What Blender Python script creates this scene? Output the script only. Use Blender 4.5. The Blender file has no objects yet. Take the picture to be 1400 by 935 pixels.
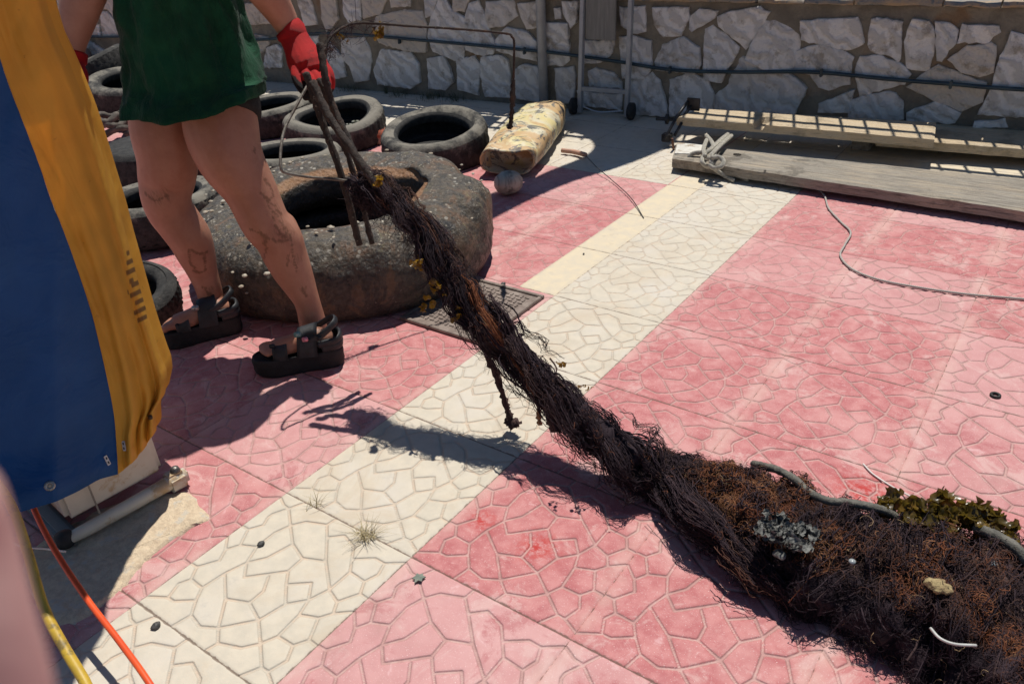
import bpy, bmesh, math, random
import numpy as np
from mathutils import Vector, Matrix, noise as mnoise
random.seed(7); RNG = np.random.default_rng(11)
scene = bpy.context.scene
COL = scene.collection
R_ = math.radians

# ------------------------------------------------------------------ camera
# world axes follow the paving grid: one slab is T metres square, z is up
T = 0.43
RC = np.array([[0.8171388297, 0.5739556446, -0.0534700953],
               [0.2492005978, -0.4353766141, -0.8650700931],
               [-0.5197914919, 0.6935575838, -0.4987932266]])
CAM = np.array([2.3974153, -2.18057195, 3.12017837]) * T
FPX = 1098.189
cam_d = bpy.data.cameras.new('camera'); cam = bpy.data.objects.new('camera', cam_d); COL.objects.link(cam)
mw = Matrix.Identity(4)
for i in range(3):
    mw[i][0] = RC[0][i]; mw[i][1] = -RC[1][i]; mw[i][2] = -RC[2][i]; mw[i][3] = CAM[i]
cam.matrix_world = mw
cam_d.sensor_width = 36; cam_d.lens = 36 * FPX / 1400; cam_d.clip_start = 0.02; cam_d.clip_end = 900
cam_d.dof.use_dof = True; cam_d.dof.focus_distance = 2.5; cam_d.dof.aperture_fstop = 9.0
scene.camera = cam

# ------------------------------------------------------------------ sky, sun, exposure
SUN_AZ, SUN_EL = R_(109), R_(69.5)
w = bpy.data.worlds.new('World'); scene.world = w; w.use_nodes = True
nt = w.node_tree; sky = nt.nodes.new('ShaderNodeTexSky'); sky.sky_type = 'NISHITA'; sky.sun_disc = False
sky.sun_elevation = SUN_EL; sky.sun_rotation = math.atan2(math.cos(SUN_AZ), math.sin(SUN_AZ))
sky.air_density = 1.0; sky.dust_density = 0.0; sky.ozone_density = 4.0
nt.links.new(sky.outputs[0], nt.nodes['Background'].inputs[0]); nt.nodes['Background'].inputs[1].default_value = 0.06
sl = bpy.data.lights.new('sun', 'SUN'); sl.energy = 4.6; sl.angle = R_(0.55); sl.color = (1.0, 0.955, 0.88)
so = bpy.data.objects.new('sun', sl); COL.objects.link(so)
SD = Vector((math.cos(SUN_AZ) * math.cos(SUN_EL), math.sin(SUN_AZ) * math.cos(SUN_EL), math.sin(SUN_EL)))
so.rotation_euler = SD.to_track_quat('Z', 'Y').to_euler(); so.location = SD * 8
scene.view_settings.view_transform = 'Standard'; scene.view_settings.look = 'None'
scene.view_settings.gamma = 1; scene.view_settings.exposure = 0.06; scene.view_settings.use_curve_mapping = False
scene.cycles.max_bounces = 6; scene.cycles.use_denoising = True

# ------------------------------------------------------------------ helpers
def ray(px, py): return RC.T @ np.array([(px - 700) / FPX, (py - 467.5) / FPX, 1.0])
def at(px, py, z=0.0):                      # point of the place at height z
    d = ray(px, py); return CAM + d * (z - CAM[2]) / d[2]
def dp(px, py, dist): return CAM + ray(px, py) * dist      # point at a given distance
def A(*p): return np.array(p, float)

def mesh_obj(name, V, F, m, parent=None, smooth=True, attrs=None, base=None):
    V = np.asarray(V, float)
    if parent is not None and base is None: base = np.array(parent.get('_b', (0, 0, 0)))
    if base is not None: V = V - np.asarray(base)
    me = bpy.data.meshes.new(name)
    if isinstance(F, np.ndarray):
        n, k = F.shape
        me.vertices.add(len(V)); me.vertices.foreach_set('co', V.astype(np.float32).ravel())
        me.loops.add(n * k); me.loops.foreach_set('vertex_index', F.astype(np.int32).ravel())
        me.polygons.add(n); me.polygons.foreach_set('loop_start', np.arange(0, n * k, k, dtype=np.int32))
        me.update(calc_edges=True)
    else:
        me.from_pydata([tuple(v) for v in V], [], F)
    me.validate(clean_customdata=False)
    if attrs:
        for k, a in attrs.items():
            at_ = me.attributes.new(k, 'FLOAT', 'POINT'); at_.data.foreach_set('value', np.asarray(a, np.float32))
    if smooth: me.polygons.foreach_set('use_smooth', [True] * len(me.polygons))
    me.update()
    for mm in (m if isinstance(m, (list, tuple)) else [m]): me.materials.append(mm)
    o = bpy.data.objects.new(name, me); COL.objects.link(o)
    if parent is not None: o.parent = parent
    elif base is not None: o.location = base
    return o
def tag(o, label, cat, group=None):
    o['label'] = label; o['category'] = cat
    if group: o['group'] = group
    return o
def thing(name, label, cat, base, group=None):
    o = bpy.data.objects.new(name, None); COL.objects.link(o); o.location = base; o.empty_display_size = .05
    o['_b'] = [float(x) for x in base]
    return tag(o, label, cat, group)
def struct(o): o['kind'] = 'structure'; return o

def spline(P, n=8):
    P = np.asarray(P, float); out = []
    Q = np.vstack([2 * P[0] - P[1], P, 2 * P[-1] - P[-2]])
    for i in range(1, len(Q) - 2):
        for t in np.linspace(0, 1, n, endpoint=False):
            a, b, c, d = Q[i - 1], Q[i], Q[i + 1], Q[i + 2]
            out.append(.5 * ((2 * b) + (c - a) * t + (2 * a - 5 * b + 4 * c - d) * t * t + (3 * b - a - 3 * c + d) * t ** 3))
    out.append(P[-1]); return np.array(out)
def frames(P, up=None):
    Tn = np.gradient(P, axis=0); Tn /= np.linalg.norm(Tn, axis=1)[:, None] + 1e-12
    u = np.array(up if up is not None else ([0, 0, 1] if abs(Tn[0][2]) < .9 else [1, 0, 0]), float)
    X = []; 
    for t in Tn:
        u = u - t * np.dot(u, t); u /= np.linalg.norm(u) + 1e-12; X.append(u.copy())
    X = np.array(X); return Tn, X, np.cross(Tn, X)
def tube(P, r, k=10, cap=True, flat=1.0, up=None, wob=0, seed=0):
    P = np.asarray(P, float); n = len(P); r = np.ones(n) * r if np.isscalar(r) else np.asarray(r, float)
    Tn, X, Y = frames(P, up); a = np.arange(k) * 2 * math.pi / k
    V = (P[:, None] + (X[:, None] * np.cos(a)[None, :, None] * flat + Y[:, None] * np.sin(a)[None, :, None]) * r[:, None, None])
    if wob:
        g = np.random.default_rng(seed); V += (Y[:, None] * np.sin(a)[None, :, None] + X[:, None] * np.cos(a)[None, :, None]) * g.normal(0, wob, (n, k, 1))
    V = V.reshape(-1, 3); F = []
    for i in range(n - 1):
        for j in range(k):
            F.append((i * k + j, i * k + (j + 1) % k, (i + 1) * k + (j + 1) % k, (i + 1) * k + j))
    V = list(V)
    if cap:
        for i, e in ((0, 0), (n - 1, 1)):
            c = len(V); V.append(P[i] + Tn[i] * r[i] * (.35 if e else -.35))
            for j in range(k):
                q = (i * k + j, i * k + (j + 1) % k, c); F.append(q if e else q[::-1])
    return V, F
def join(*parts):
    V = []; F = []
    for v, f in parts:
        o = len(V); V += [np.asarray(x, float) for x in v]; F += [tuple(i + o for i in q) for q in f]
    return V, F
def box(c, s, rot=None, bev=0.0, ax=None):
    """box at c, full size s, axes ax (3x3 rows) with bevelled edges"""
    bm = bmesh.new(); bmesh.ops.create_cube(bm, size=1)
    for v in bm.verts: v.co = Vector((v.co.x * s[0], v.co.y * s[1], v.co.z * s[2]))
    if bev: bmesh.ops.bevel(bm, geom=bm.edges[:], offset=bev, segments=2, affect='EDGES')
    ax = np.eye(3) if ax is None else np.asarray(ax)
    V = [np.asarray(c) + ax.T @ np.array(v.co) for v in bm.verts]
    bm.verts.index_update(); F = [tuple(v.index for v in f.verts) for f in bm.faces]; bm.free(); return V, F
def rotz(a): return np.array([[math.cos(a), math.sin(a), 0], [-math.sin(a), math.cos(a), 0], [0, 0, 1]])
def nz(p, s=1.0, o=0.0): return mnoise.noise(Vector((p[0] * s + o, p[1] * s + o * 1.3, p[2] * s - o)))
def fbm(p, s=1.0, o=0.0): return mnoise.fractal(Vector((p[0] * s + o, p[1] * s + o * 1.3, p[2] * s - o)), 1.0, 2.0, 4)
def lattice(n0, n1, close=False):
    F = []
    for i in range(n0 - 1):
        for j in range(n1 if close else n1 - 1):
            F.append((i * n1 + j, i * n1 + (j + 1) % n1, (i + 1) * n1 + (j + 1) % n1, (i + 1) * n1 + j))
    return F

# ------------------------------------------------------------------ materials
class NT:
    def __init__(s, name):
        s.m = bpy.data.materials.new(name); s.m.use_nodes = True; s.t = s.m.node_tree
        s.b = s.t.nodes['Principled BSDF']; s.n = 0
        s.tc = s.t.nodes.new('ShaderNodeTexCoord').outputs['Object']
    def lk(s, a, b): s.t.links.new(a, b)
    def put(s, sock, v):
        if hasattr(v, 'is_output'): s.lk(v, sock)
        elif isinstance(v, (tuple, list)) and len(v) == 3 and sock.type == 'RGBA': sock.default_value = (*v, 1)
        else: sock.default_value = v
    def map(s, scale=(1, 1, 1), rot=(0, 0, 0), src=None):
        n = s.t.nodes.new('ShaderNodeMapping'); s.lk(src or s.tc, n.inputs[0]); n.inputs['Scale'].default_value = scale; n.inputs['Rotation'].default_value = rot
        return n.outputs[0]
    def noise(s, scale, detail=4, rough=.6, vec=None, dist=0):
        n = s.t.nodes.new('ShaderNodeTexNoise'); s.lk(vec or s.tc, n.inputs['Vector']); n.inputs['Scale'].default_value = scale
        n.inputs['Detail'].default_value = detail; n.inputs['Roughness'].default_value = rough; n.inputs['Distortion'].default_value = dist
        return n.outputs['Fac']
    def vor(s, scale, vec=None, feat='F1', out='Distance'):
        n = s.t.nodes.new('ShaderNodeTexVoronoi'); n.feature = feat; s.lk(vec or s.tc, n.inputs['Vector']); n.inputs['Scale'].default_value = scale
        return n.outputs[out]
    def wave(s, scale, dist=3, detail=3, vec=None, dscale=1.0, d='X'):
        n = s.t.nodes.new('ShaderNodeTexWave'); s.lk(vec or s.tc, n.inputs['Vector']); n.bands_direction = d
        n.inputs['Scale'].default_value = scale; n.inputs['Distortion'].default_value = dist; n.inputs['Detail'].default_value = detail; n.inputs['Detail Scale'].default_value = dscale
        return n.outputs['Fac']
    def attr(s, name):
        n = s.t.nodes.new('ShaderNodeAttribute'); n.attribute_name = name; return n.outputs['Fac']
    def mr(s, v, a, b, c=0.0, d=1.0):
        n = s.t.nodes.new('ShaderNodeMapRange'); n.interpolation_type = 'SMOOTHSTEP'; s.put(n.inputs[0], v)
        for i, x in enumerate((a, b, c, d)): n.inputs[i + 1].default_value = x
        return n.outputs[0]
    def math(s, op, a, b=0.0):
        n = s.t.nodes.new('ShaderNodeMath'); n.operation = op; s.put(n.inputs[0], a); s.put(n.inputs[1], b); return n.outputs[0]
    def mix(s, f, a, b, mode='MIX'):
        n = s.t.nodes.new('ShaderNodeMix'); n.data_type = 'RGBA'; n.blend_type = mode; s.put(n.inputs[0], f); s.put(n.inputs[6], a); s.put(n.inputs[7], b); return n.outputs[2]
    def geo(s, out):
        n = s.t.nodes.new('ShaderNodeNewGeometry'); return n.outputs[out]
    def sep(s, i, src=None):
        n = s.t.nodes.new('ShaderNodeSeparateXYZ'); s.lk(src or s.tc, n.inputs[0]); return n.outputs[i]
    def bump(s, h, d=.002, st=1.0, nrm=None):
        n = s.t.nodes.new('ShaderNodeBump'); s.put(n.inputs['Height'], h); n.inputs['Distance'].default_value = d; n.inputs['Strength'].default_value = st
        if nrm: s.lk(nrm, n.inputs['Normal'])
        s.lk(n.outputs[0], s.b.inputs['Normal']); return n.outputs[0]
    def fin(s, col, rough=.7, metal=0.0, spec=.5):
        s.put(s.b.inputs['Base Color'], col); s.put(s.b.inputs['Roughness'], rough); s.put(s.b.inputs['Metallic'], metal)
        s.b.inputs['Specular IOR Level'].default_value = spec; return s.m

def simple(name, c1, c2, scale=20, rough=.6, metal=0.0, bump=.001, bscale=None, spec=.5, lo=.35, hi=.65, c3=None, s3=5):
    n = NT(name); c = n.mix(n.mr(n.noise(scale), lo, hi), c1, c2)
    if c3: c = n.mix(n.mr(n.noise(s3, 5, .7), .52, .62), c, c3)
    if bump: n.bump(n.noise(bscale or scale * 4), bump)
    return n.fin(c, rough, metal, spec)

# ================================================================== THE PAVEMENT
PAT = '''262,462 281,405 257,351 256,286 272,242 298,208 360,184 398,220 434,188 488,205 547,278 545,350 525,405 541,452 547,524 528,562 498,596 438,618 401,588 357,611 307,600 276,563 253,528 262,462
150,317 179,318 203,283 188,252 189,237 211,195
179,318 211,371 257,351
152,368 190,405 211,371
190,405 210,440 177,489 150,489
177,489 202,525 253,528
202,525 187,553 205,597 152,627
205,597 228,597 276,563
307,600 296,649
438,618 430,649
262,462 338,518 401,588 467,517 528,562 585,605 607,606 650,627
585,605 559,651
607,606 621,560 600,523 547,524
600,523 621,490 650,492
621,490 590,431 611,401 592,369 545,352
611,401 650,370
541,450 590,431
592,369 623,318 603,282 617,244 604,207
623,318 650,320
547,278 603,282
521,240 570,206 604,207 650,175
150,174 188,193 211,195 272,242 335,289 398,312 464,286
211,195 233,152
360,184 364,152
335,289 315,363 281,405 319,443 403,365 400,312
398,220 464,286 545,350
403,365 435,400 485,446 525,405 488,360 435,400
485,446 467,517 402,493 338,518
402,493 401,447 372,406'''
SEG = []
for l in PAT.split('\n'):
    q = [((float(a.split(',')[0]) - 150) / 500 * T, (650 - float(a.split(',')[1])) / 500 * T) for a in l.split()]
    SEG += list(zip(q[:-1], q[1:]))
SEG = np.array(SEG)
def groove_field(n):
    g = np.linspace(0, T, n + 1); X, Y = np.meshgrid(g, g); P = np.stack([X.ravel(), Y.ravel()], 1); D = np.full(len(P), 1.0)
    for a, b in SEG:
        ab = b - a; t = np.clip(((P - a) @ ab) / (ab @ ab), 0, 1); d = np.linalg.norm(P - a - t[:, None] * ab, axis=1); D = np.minimum(D, d)
    E = np.minimum.reduce([P[:, 0], T - P[:, 0], P[:, 1], T - P[:, 1]])
    EX = np.minimum(P[:, 0], T - P[:, 0])
    return P, D, E, EX
FIELD = {}
def slab_kind(i, j):
    if i == -1: return 0.0
    if i >= 0: return 1.0 if j < 7 else 2.0
    return 1.0 if j < 6 else 0.0
GV = []; GF = []; GA = {k: [] for k in ('gd', 'kind', 'tone', 'eu', 'ex', 'dirt')}; off = 0
SPOTS = [(*at(660, 712)[:2], .035), (*at(735, 748)[:2], .05), (*at(1180, 672)[:2], .07), (*at(1370, 905)[:2], .05)]
for i in range(-20, 9):
    for j in range(-7, 10):
        c = np.array([(i + .5) * T, (j + .5) * T, 0.0]); q = RC @ (c - CAM)
        vis = q[2] > .15 and abs(q[0] / q[2]) < .64 + .35 / q[2] and abs(q[1] / q[2]) < .43 + .3 / q[2]
        n = 12 if not vis else (110 if q[2] < 2.1 else 84 if q[2] < 3 else 56 if q[2] < 4.2 else 30)
        if n not in FIELD: FIELD[n] = groove_field(n)
        P, D, E, EX = FIELD[n]; P = P + [i * T, j * T]
        kind = np.full(len(P), slab_kind(i, j)); D = D.copy()
        u = P[:, 0] / T; v = P[:, 1] / T
        if i == -2 and j >= 3 and j < 9:                       # plain kerb-like strip beside the pale slabs
            pl = u > -1.36; kind[pl] = 2.0; D[pl] = 1.0
            D = np.minimum(D, np.where(np.abs(u + 1.36) * T < .02, np.abs(u + 1.36) * T + .001, 1))
        if slab_kind(i, j) == 2.0: D[:] = 1.0
        tone = np.full(len(P), RNG.random()); dirt = np.zeros(len(P))
        for (sx, sy, sr) in SPOTS: dirt = np.maximum(dirt, np.exp(-((P[:, 0] - sx) ** 2 + (P[:, 1] - sy) ** 2) / sr ** 2))
        gz = np.where(D < .0055, -.0026 * (1 - np.clip(D / .0055, 0, 1) ** 2), 0)
        jz = np.where(E < .0035, -.003, 0) * 1.0
        z = np.minimum(gz, jz); z[E < 1e-9] = -.003
        if n == 12: z[:] = -.003
        GV.append(np.column_stack([P, z])); m = n + 1
        a = (np.arange(n)[:, None] * m + np.arange(n)[None, :]).ravel() + off
        GF.append(np.column_stack([a, a + 1, a + m + 1, a + m])); off += m * m
        for k, x in (('gd', D), ('kind', kind), ('tone', tone), ('eu', np.minimum(P[:, 1] - j * T, (j + 1) * T - P[:, 1])), ('ex', EX), ('dirt', dirt)): GA[k].append(x)
GV = np.vstack(GV); GF = np.vstack(GF); GA = {k: np.concatenate(v) for k, v in GA.items()}

n = NT('stamped_paving')
gd = n.attr('gd'); kd = n.attr('kind'); tone = n.attr('tone'); eu = n.attr('eu'); ex = n.attr('ex'); dirt = n.attr('dirt')
big = n.noise(4.5, 4, .6); med = n.noise(22, 5, .65); fine = n.noise(160, 3, .7); speck = n.noise(330, 2, .6)
red = n.mix(n.mr(med, .32, .68), (.41, .125, .128), (.52, .215, .208))
red = n.mix(n.mr(big, .48, .68, 0, .8), red, (.57, .29, .275))
red = n.mix(n.mr(tone, .3, 1.0, 0, .65), red, (.57, .33, .32))
red = n.mix(n.math('MULTIPLY', n.mr(ex, .05, .004, 0, .55), n.mr(n.noise(6, 4, .6), .38, .58)), red, (.60, .40, .35))
red = n.mix(n.math('MULTIPLY', n.mr(n.noise(10, 6, .75, dist=1.2), .60, .70), .5), red, (.70, .47, .47))
red = n.mix(n.mr(n.noise(5, 6, .7, dist=.6), .56, .66, 0, .55), red, (.36, .09, .10))
red = n.mix(n.mr(n.noise(6.5, 7, .75, dist=.8), .53, .64, 0, .6), red, (.60, .40, .37))
red = n.mix(n.mr(n.noise(1.7, 6, .7), .56, .7, 0, .35), red, (.30, .17, .15))
red = n.mix(n.mr(n.noise(90, 4, .75), .60, .68, 0, .4), red, (.68, .45, .43))
red = n.mix(n.mr(speck, .64, .70, 0, .8), red, (.75, .58, .55))
red = n.mix(n.math('MULTIPLY', dirt, n.mr(n.noise(60, 5, .7), .38, .6)), red, (.42, .03, .025))
wht = n.mix(n.mr(med, .3, .7), (.59, .525, .42), (.51, .46, .375))
wht = n.mix(n.mr(big, .45, .7), wht, (.57, .52, .445))
wht = n.mix(n.mr(tone, .4, 1.0, 0, .5), wht, (.585, .55, .475))
wht = n.mix(n.mr(n.noise(3.3, 7, .72, dist=.7), .48, .66, 0, .6), wht, (.50, .41, .30))
wht = n.mix(n.mr(n.noise(9, 6, .7), .60, .70, 0, .45), wht, (.42, .39, .34))
wht = n.mix(n.mr(speck, .68, .73, 0, .5), wht, (.35, .31, .26))
pln = n.mix(n.mr(med, .3, .7), (.64, .54, .38), (.56, .49, .38))
pln = n.mix(n.mr(n.noise(14, 6, .75), .55, .66, 0, .4), pln, (.44, .38, .30))
wig = n.math('ADD', n.math('ADD', gd, n.mr(med, .3, .7, -.0013, .0016)), n.mr(fine, .2, .8, -.0012, .0012))
gm = n.mr(wig, .0022, .0040, .8, 0)
redc = n.mix(gm, red, n.mix(n.mr(med, .4, .6), (.43, .25, .225), (.52, .35, .31)))
whtc = n.mix(gm, wht, n.mix(n.mr(med, .4, .6), (.56, .44, .33), (.50, .42, .33)))
col = n.mix(n.mr(kd, .49, .51), whtc, redc); col = n.mix(n.mr(kd, 1.49, 1.51), col, pln)
jm = n.mr(n.math('ADD', n.math('MINIMUM', eu, n.math('ADD', ex, n.mr(kd, .4, .6, .0006, .0022))), n.mr(n.noise(40, 4, .7), .3, .7, -.0016, .0016)), .0016, .0032, 1, 0)
col = n.mix(n.math('MULTIPLY', jm, .75), col, (.15, .10, .075))
b1_ = n.bump(n.math('ADD', n.math('MULTIPLY', fine, .5), n.math('MULTIPLY', speck, .5)), .0012, .8); n.bump(n.mr(gd, .0012, .0052), .0028, .75, b1_)
PAVE = n.fin(col, .72, 0, .35)
pav = struct(mesh_obj('pavement', GV, GF, PAVE, smooth=True, attrs=GA))

n = NT('far_ground')
FARG = n.fin(n.mix(n.mr(n.noise(.8), .3, .7), (.42, .36, .28), (.32, .28, .22)), .9)
b0 = -20 * T; b1 = 9 * T; c0 = -7 * T; c1 = 10 * T; L = 400
V = [(-L, -L, -.006), (L, -L, -.006), (L, L, -.006), (-L, L, -.006)]
struct(mesh_obj('ground', V, [(0, 1, 2, 3)], FARG, smooth=False))

# rough broken patch where the machine base was set
n = NT('broken_mortar'); 
c = n.mix(n.mr(n.noise(60, 5, .75), .35, .65), (.76, .62, .44), (.60, .47, .33)); c = n.mix(n.mr(n.vor(260), .0, .25, 1, 0), c, (.30, .21, .14)); c = n.mix(n.mr(n.noise(25), .55, .65), c, (.62, .55, .45))
n.bump(n.noise(140, 6, .75), .006, 1.0); MORTAR = n.fin(c, .95, 0, .2)
poly = [at(x, y)[:2] for x, y in [(255, 668), (288, 704), (262, 722), (215, 755), (190, 778), (168, 806), (140, 828), (100, 856), (60, 840), (30, 780), (60, 740), (150, 690)]]
poly = np.array(poly); cen = poly.mean(0); ring = spline(np.vstack([poly, poly[:1]]), 8)[:-1]
V = []; nr = 14; k = len(ring)
for r in range(nr + 1):
    f = r / nr
    for q, p in enumerate(ring):
        jag = 1 + .07 * fbm((p[0], p[1], 0), 14, 3); xy = cen + (p - cen) * (1 - f) * jag
        h = .003 if r == 0 else .007 + .006 * fbm((xy[0], xy[1], 0), 18, 1) + .003 * fbm((xy[0], xy[1], 0), 70, 4)
        V.append((xy[0], xy[1], h if r else -.004))
struct(mesh_obj('mortar_patch', V, lattice(nr + 1, k, True), MORTAR, smooth=True))

# ================================================================== STONE WALL
WA, WB = 3.79, .075
wn = A(WB, -1, 0) / math.hypot(WB, 1); wd = A(1, WB, 0) / math.hypot(1, WB)     # normal towards us, direction
W0 = A(0, WA, 0)
def onwall(px, py, o=0.0):
    d = ray(px, py); t = np.dot(W0 + wn * o - CAM, wn) / np.dot(d, wn); P = CAM + d * t
    return np.dot(P - W0, wd), P[2]
def wp(s, z, o=0.0): return W0 + wd * s + wn * o + A(0, 0, z)
WZ = .672
STONES = '''W1 320 0 5
55,30 200,30 260,160 110,165 60,100
440,0 520,0 565,165 485,170
745,0 860,0 865,135 790,150 750,90
875,-40 1040,-30 1000,95 890,125
1065,-40 1205,-30 1200,45 1080,50
985,120 1160,80 1270,90 1300,170 1300,350 1180,340 1010,290 960,200
1010,350 1200,370 1250,440 1265,560 1200,600 990,570 960,480
740,280 880,270 920,340 930,420 915,540 830,550 800,450 750,400
145,240 230,260 240,300 200,360 155,355
225,330 290,310 325,340 320,460 200,460
590,-30 690,-30 710,130 640,220 600,130
650,300 740,390 760,520 660,540 640,420
25,100 80,110 110,200 30,190
500,250 570,255 575,340 510,330
W2 580 0 5
25,410 130,395 165,450 195,560 140,610 30,605
230,410 340,395 375,450 365,640 240,600
400,400 530,385 565,420 580,520 575,660 420,650 395,520
620,480 690,445 760,460 820,510 820,700 610,660
310,40 370,20 410,100 440,200 480,290 460,360 400,370 290,330 285,130
110,-20 155,20 190,80 275,130 260,390 200,400 60,340 30,250 50,130
195,-30 300,-20 275,80 200,75
430,20 600,10 625,110 540,180 450,185 430,120
640,30 800,20 810,180 700,195 660,120
500,270 570,195 700,225 760,290 755,410 640,390 500,345
790,240 830,170 975,175 985,330 985,410 940,445 830,440 790,400
900,480 1020,465 1030,560 1020,700 910,700
945,-20 1050,-20 1040,150 1000,190 950,90
1095,280 1290,290 1280,370 1200,430 1100,430
1130,490 1180,470 1290,500 1340,560 1340,600 1140,590
1060,625 1340,655 1330,750 1080,720
890,60 930,60 940,130 895,130
0,-20 90,-20 60,100 10,120
W3 840 0 4.92
40,60 200,50 205,215 130,220 50,170
270,60 490,55 495,130 440,240 330,245 275,170
520,110 570,65 690,80 670,130 590,175 530,210 510,195
700,120 760,90 970,55 1030,90 960,210 880,325 800,250 715,180
610,210 660,190 740,240 830,330 790,420 750,480 740,510 720,545 620,530 605,480
1010,160 1080,145 1150,180 1235,240 1230,390 1180,470 1070,480 900,400 930,300
275,420 330,310 460,260 560,330 570,440 540,490 280,470
40,260 130,255 240,290 245,450 200,520 60,520
110,545 250,500 300,550 330,640 355,770 110,770
385,545 500,505 620,540 660,640 650,740 380,770
680,680 700,620 770,570 790,470 870,395 1060,480 1170,510 1270,590 1250,640 1180,770 680,760
W4 1120 0 4.92
-110,150 0,140 250,130 290,260 280,300 180,335 60,310 -110,270
-130,350 0,310 150,350 215,390 200,500 190,560 60,600 0,580 -60,500 -170,480
360,140 430,135 550,160 545,390 520,415 470,370 380,360 330,310
630,140 740,150 770,220 780,280 735,470 590,450 580,280
775,160 880,165 930,210 925,290 850,370 830,405 790,400 790,280
970,170 1200,180 1205,215 1130,290 945,285
885,400 1000,320 1150,300 1180,320 1165,480 1080,510 960,480
1295,235 1450,300 1450,780 1080,750 1160,600 1200,450
250,470 290,390 400,380 540,430 600,500 560,560 280,640 260,560
610,590 700,510 810,450 960,510 1110,560 1080,680 950,740 800,680
215,680 300,650 470,620 550,680 550,800 210,800
0,700 230,610 200,760 0,760
600,760 780,690 940,760 900,830 600,820
1050,820 1240,800 1260,860 1040,860
W5 60 0 8.5
100,60 220,50 230,200 130,230
660,-20 870,-20 900,230 820,190 760,120 680,100
660,160 740,150 860,280 960,360 960,450 680,420
560,320 640,290 660,420 540,410'''
polys = []; cur = None
for l in STONES.split('\n'):
    if l[0] == 'W': _, ox, oy, sc = l.split(); cur = (float(ox), float(oy), float(sc)); continue
    pp = []
    for q in l.split():
        x, y = map(float, q.split(',')); s, z = onwall(cur[0] + x / cur[2], cur[1] + y / cur[2], .012); pp.append((s, min(max(z, .012), WZ - .012)))
    polys.append(np.array(pp))
smin, smax = onwall(330, 60)[0], onwall(1400, 100)[0]
def rand_stones(s0, s1):
    s = s0
    while s < s1:
        wdt = random.uniform(.2, .34); z = .015
        while z < WZ - .09:
            h = min(random.uniform(.14, .26), WZ - .015 - z); 
            if WZ - z - h < .08: h = WZ - .015 - z
            cx, cz = s + wdt / 2, z + h / 2; ww, hh = wdt / 2 - .012, h / 2 - .012
            ang = sorted(random.uniform(0, 1) + q for q in range(6)); pp = []
            for a_ in ang:
                a2 = a_ * math.pi / 3; cc, ss = math.cos(a2), math.sin(a2); m_ = 1 / max(abs(cc), abs(ss)) ** .75
                pp.append((cx + ww * cc * m_ * random.uniform(.86, 1), cz + hh * ss * m_ * random.uniform(.86, 1)))
            polys.append(np.array(pp)); z += h
        s += wdt
rand_stones(smax + .12, smax + 2.2)
rand_stones(-11, onwall(200, 20)[0] - .9)
rand_stones(onwall(195, 20)[0], smin + .05)
BW = W0 - wn * .0; WALL_L, WALL_R = -11.2, 4.0
stone_wall = thing('stone_wall', 'low retaining wall of pale irregular stones set in brown mortar, in shade behind the tyres', 'wall', wp(-1, 0))
n = NT('wall_mortar'); c = n.mix(n.mr(n.noise(7, 5, .65), .35, .65), (.17, .15, .12), (.27, .24, .19)); c = n.mix(n.mr(n.noise(3.5, 3, .6), .60, .74, 0, .7), c, (.20, .11, .05))
n.bump(n.noise(45, 6, .7), .012, 1.0); WMOR = n.fin(c, .95, 0, .2)
n = NT('pale_quarried_stone')
vn = n.wave(5, 9, 4, n.map((1, 1, 1), (.4, .6, .9)), 1.6); tn = n.attr('tone')
c = n.mix(n.mr(vn, .2, .8), (.74, .72, .70), (.56, .54, .52)); c = n.mix(n.mr(tn, .5, 1), c, (.56, .50, .43)); c = n.mix(n.mr(tn, .25, 0, 0, .5), c, (.44, .43, .42))
c = n.mix(n.mr(n.noise(9, 5, .7), .53, .66, 0, .7), c, (.27, .23, .18)); c = n.mix(n.mr(n.noise(50, 4), .6, .7, 0, .6), c, (.56, .54, .51))
n.bump(n.math('ADD', n.noise(30, 6, .7), n.math('MULTIPLY', vn, .5)), .016, 1.0); STONE = n.fin(c, .8, 0, .35)
ns, nzr = 330, 16; V = []
for b in range(nzr + 1):
    for a_ in range(ns + 1):
        s = WALL_L + (WALL_R - WALL_L) * a_ / ns; z = -.02 + (WZ + .02) * b / nzr
        V.append(wp(s, z, .004 * fbm((s, z, 0), 6)))
F = lattice(nzr + 1, ns + 1)
V2 = [wp(s, z, o) for s in (WALL_L, WALL_R) for z in (-.02, WZ) for o in (-.002, -.32)]
q = len(V); F2 = [(1, 3, 7, 5), (0, 1, 3, 2), (4, 6, 7, 5), (2, 3, 7, 6)]
V, F = join((V, F), (V2, F2)); mesh_obj('mortar', V, F, WMOR, stone_wall)
SV = []; SF = []; ST = []
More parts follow.
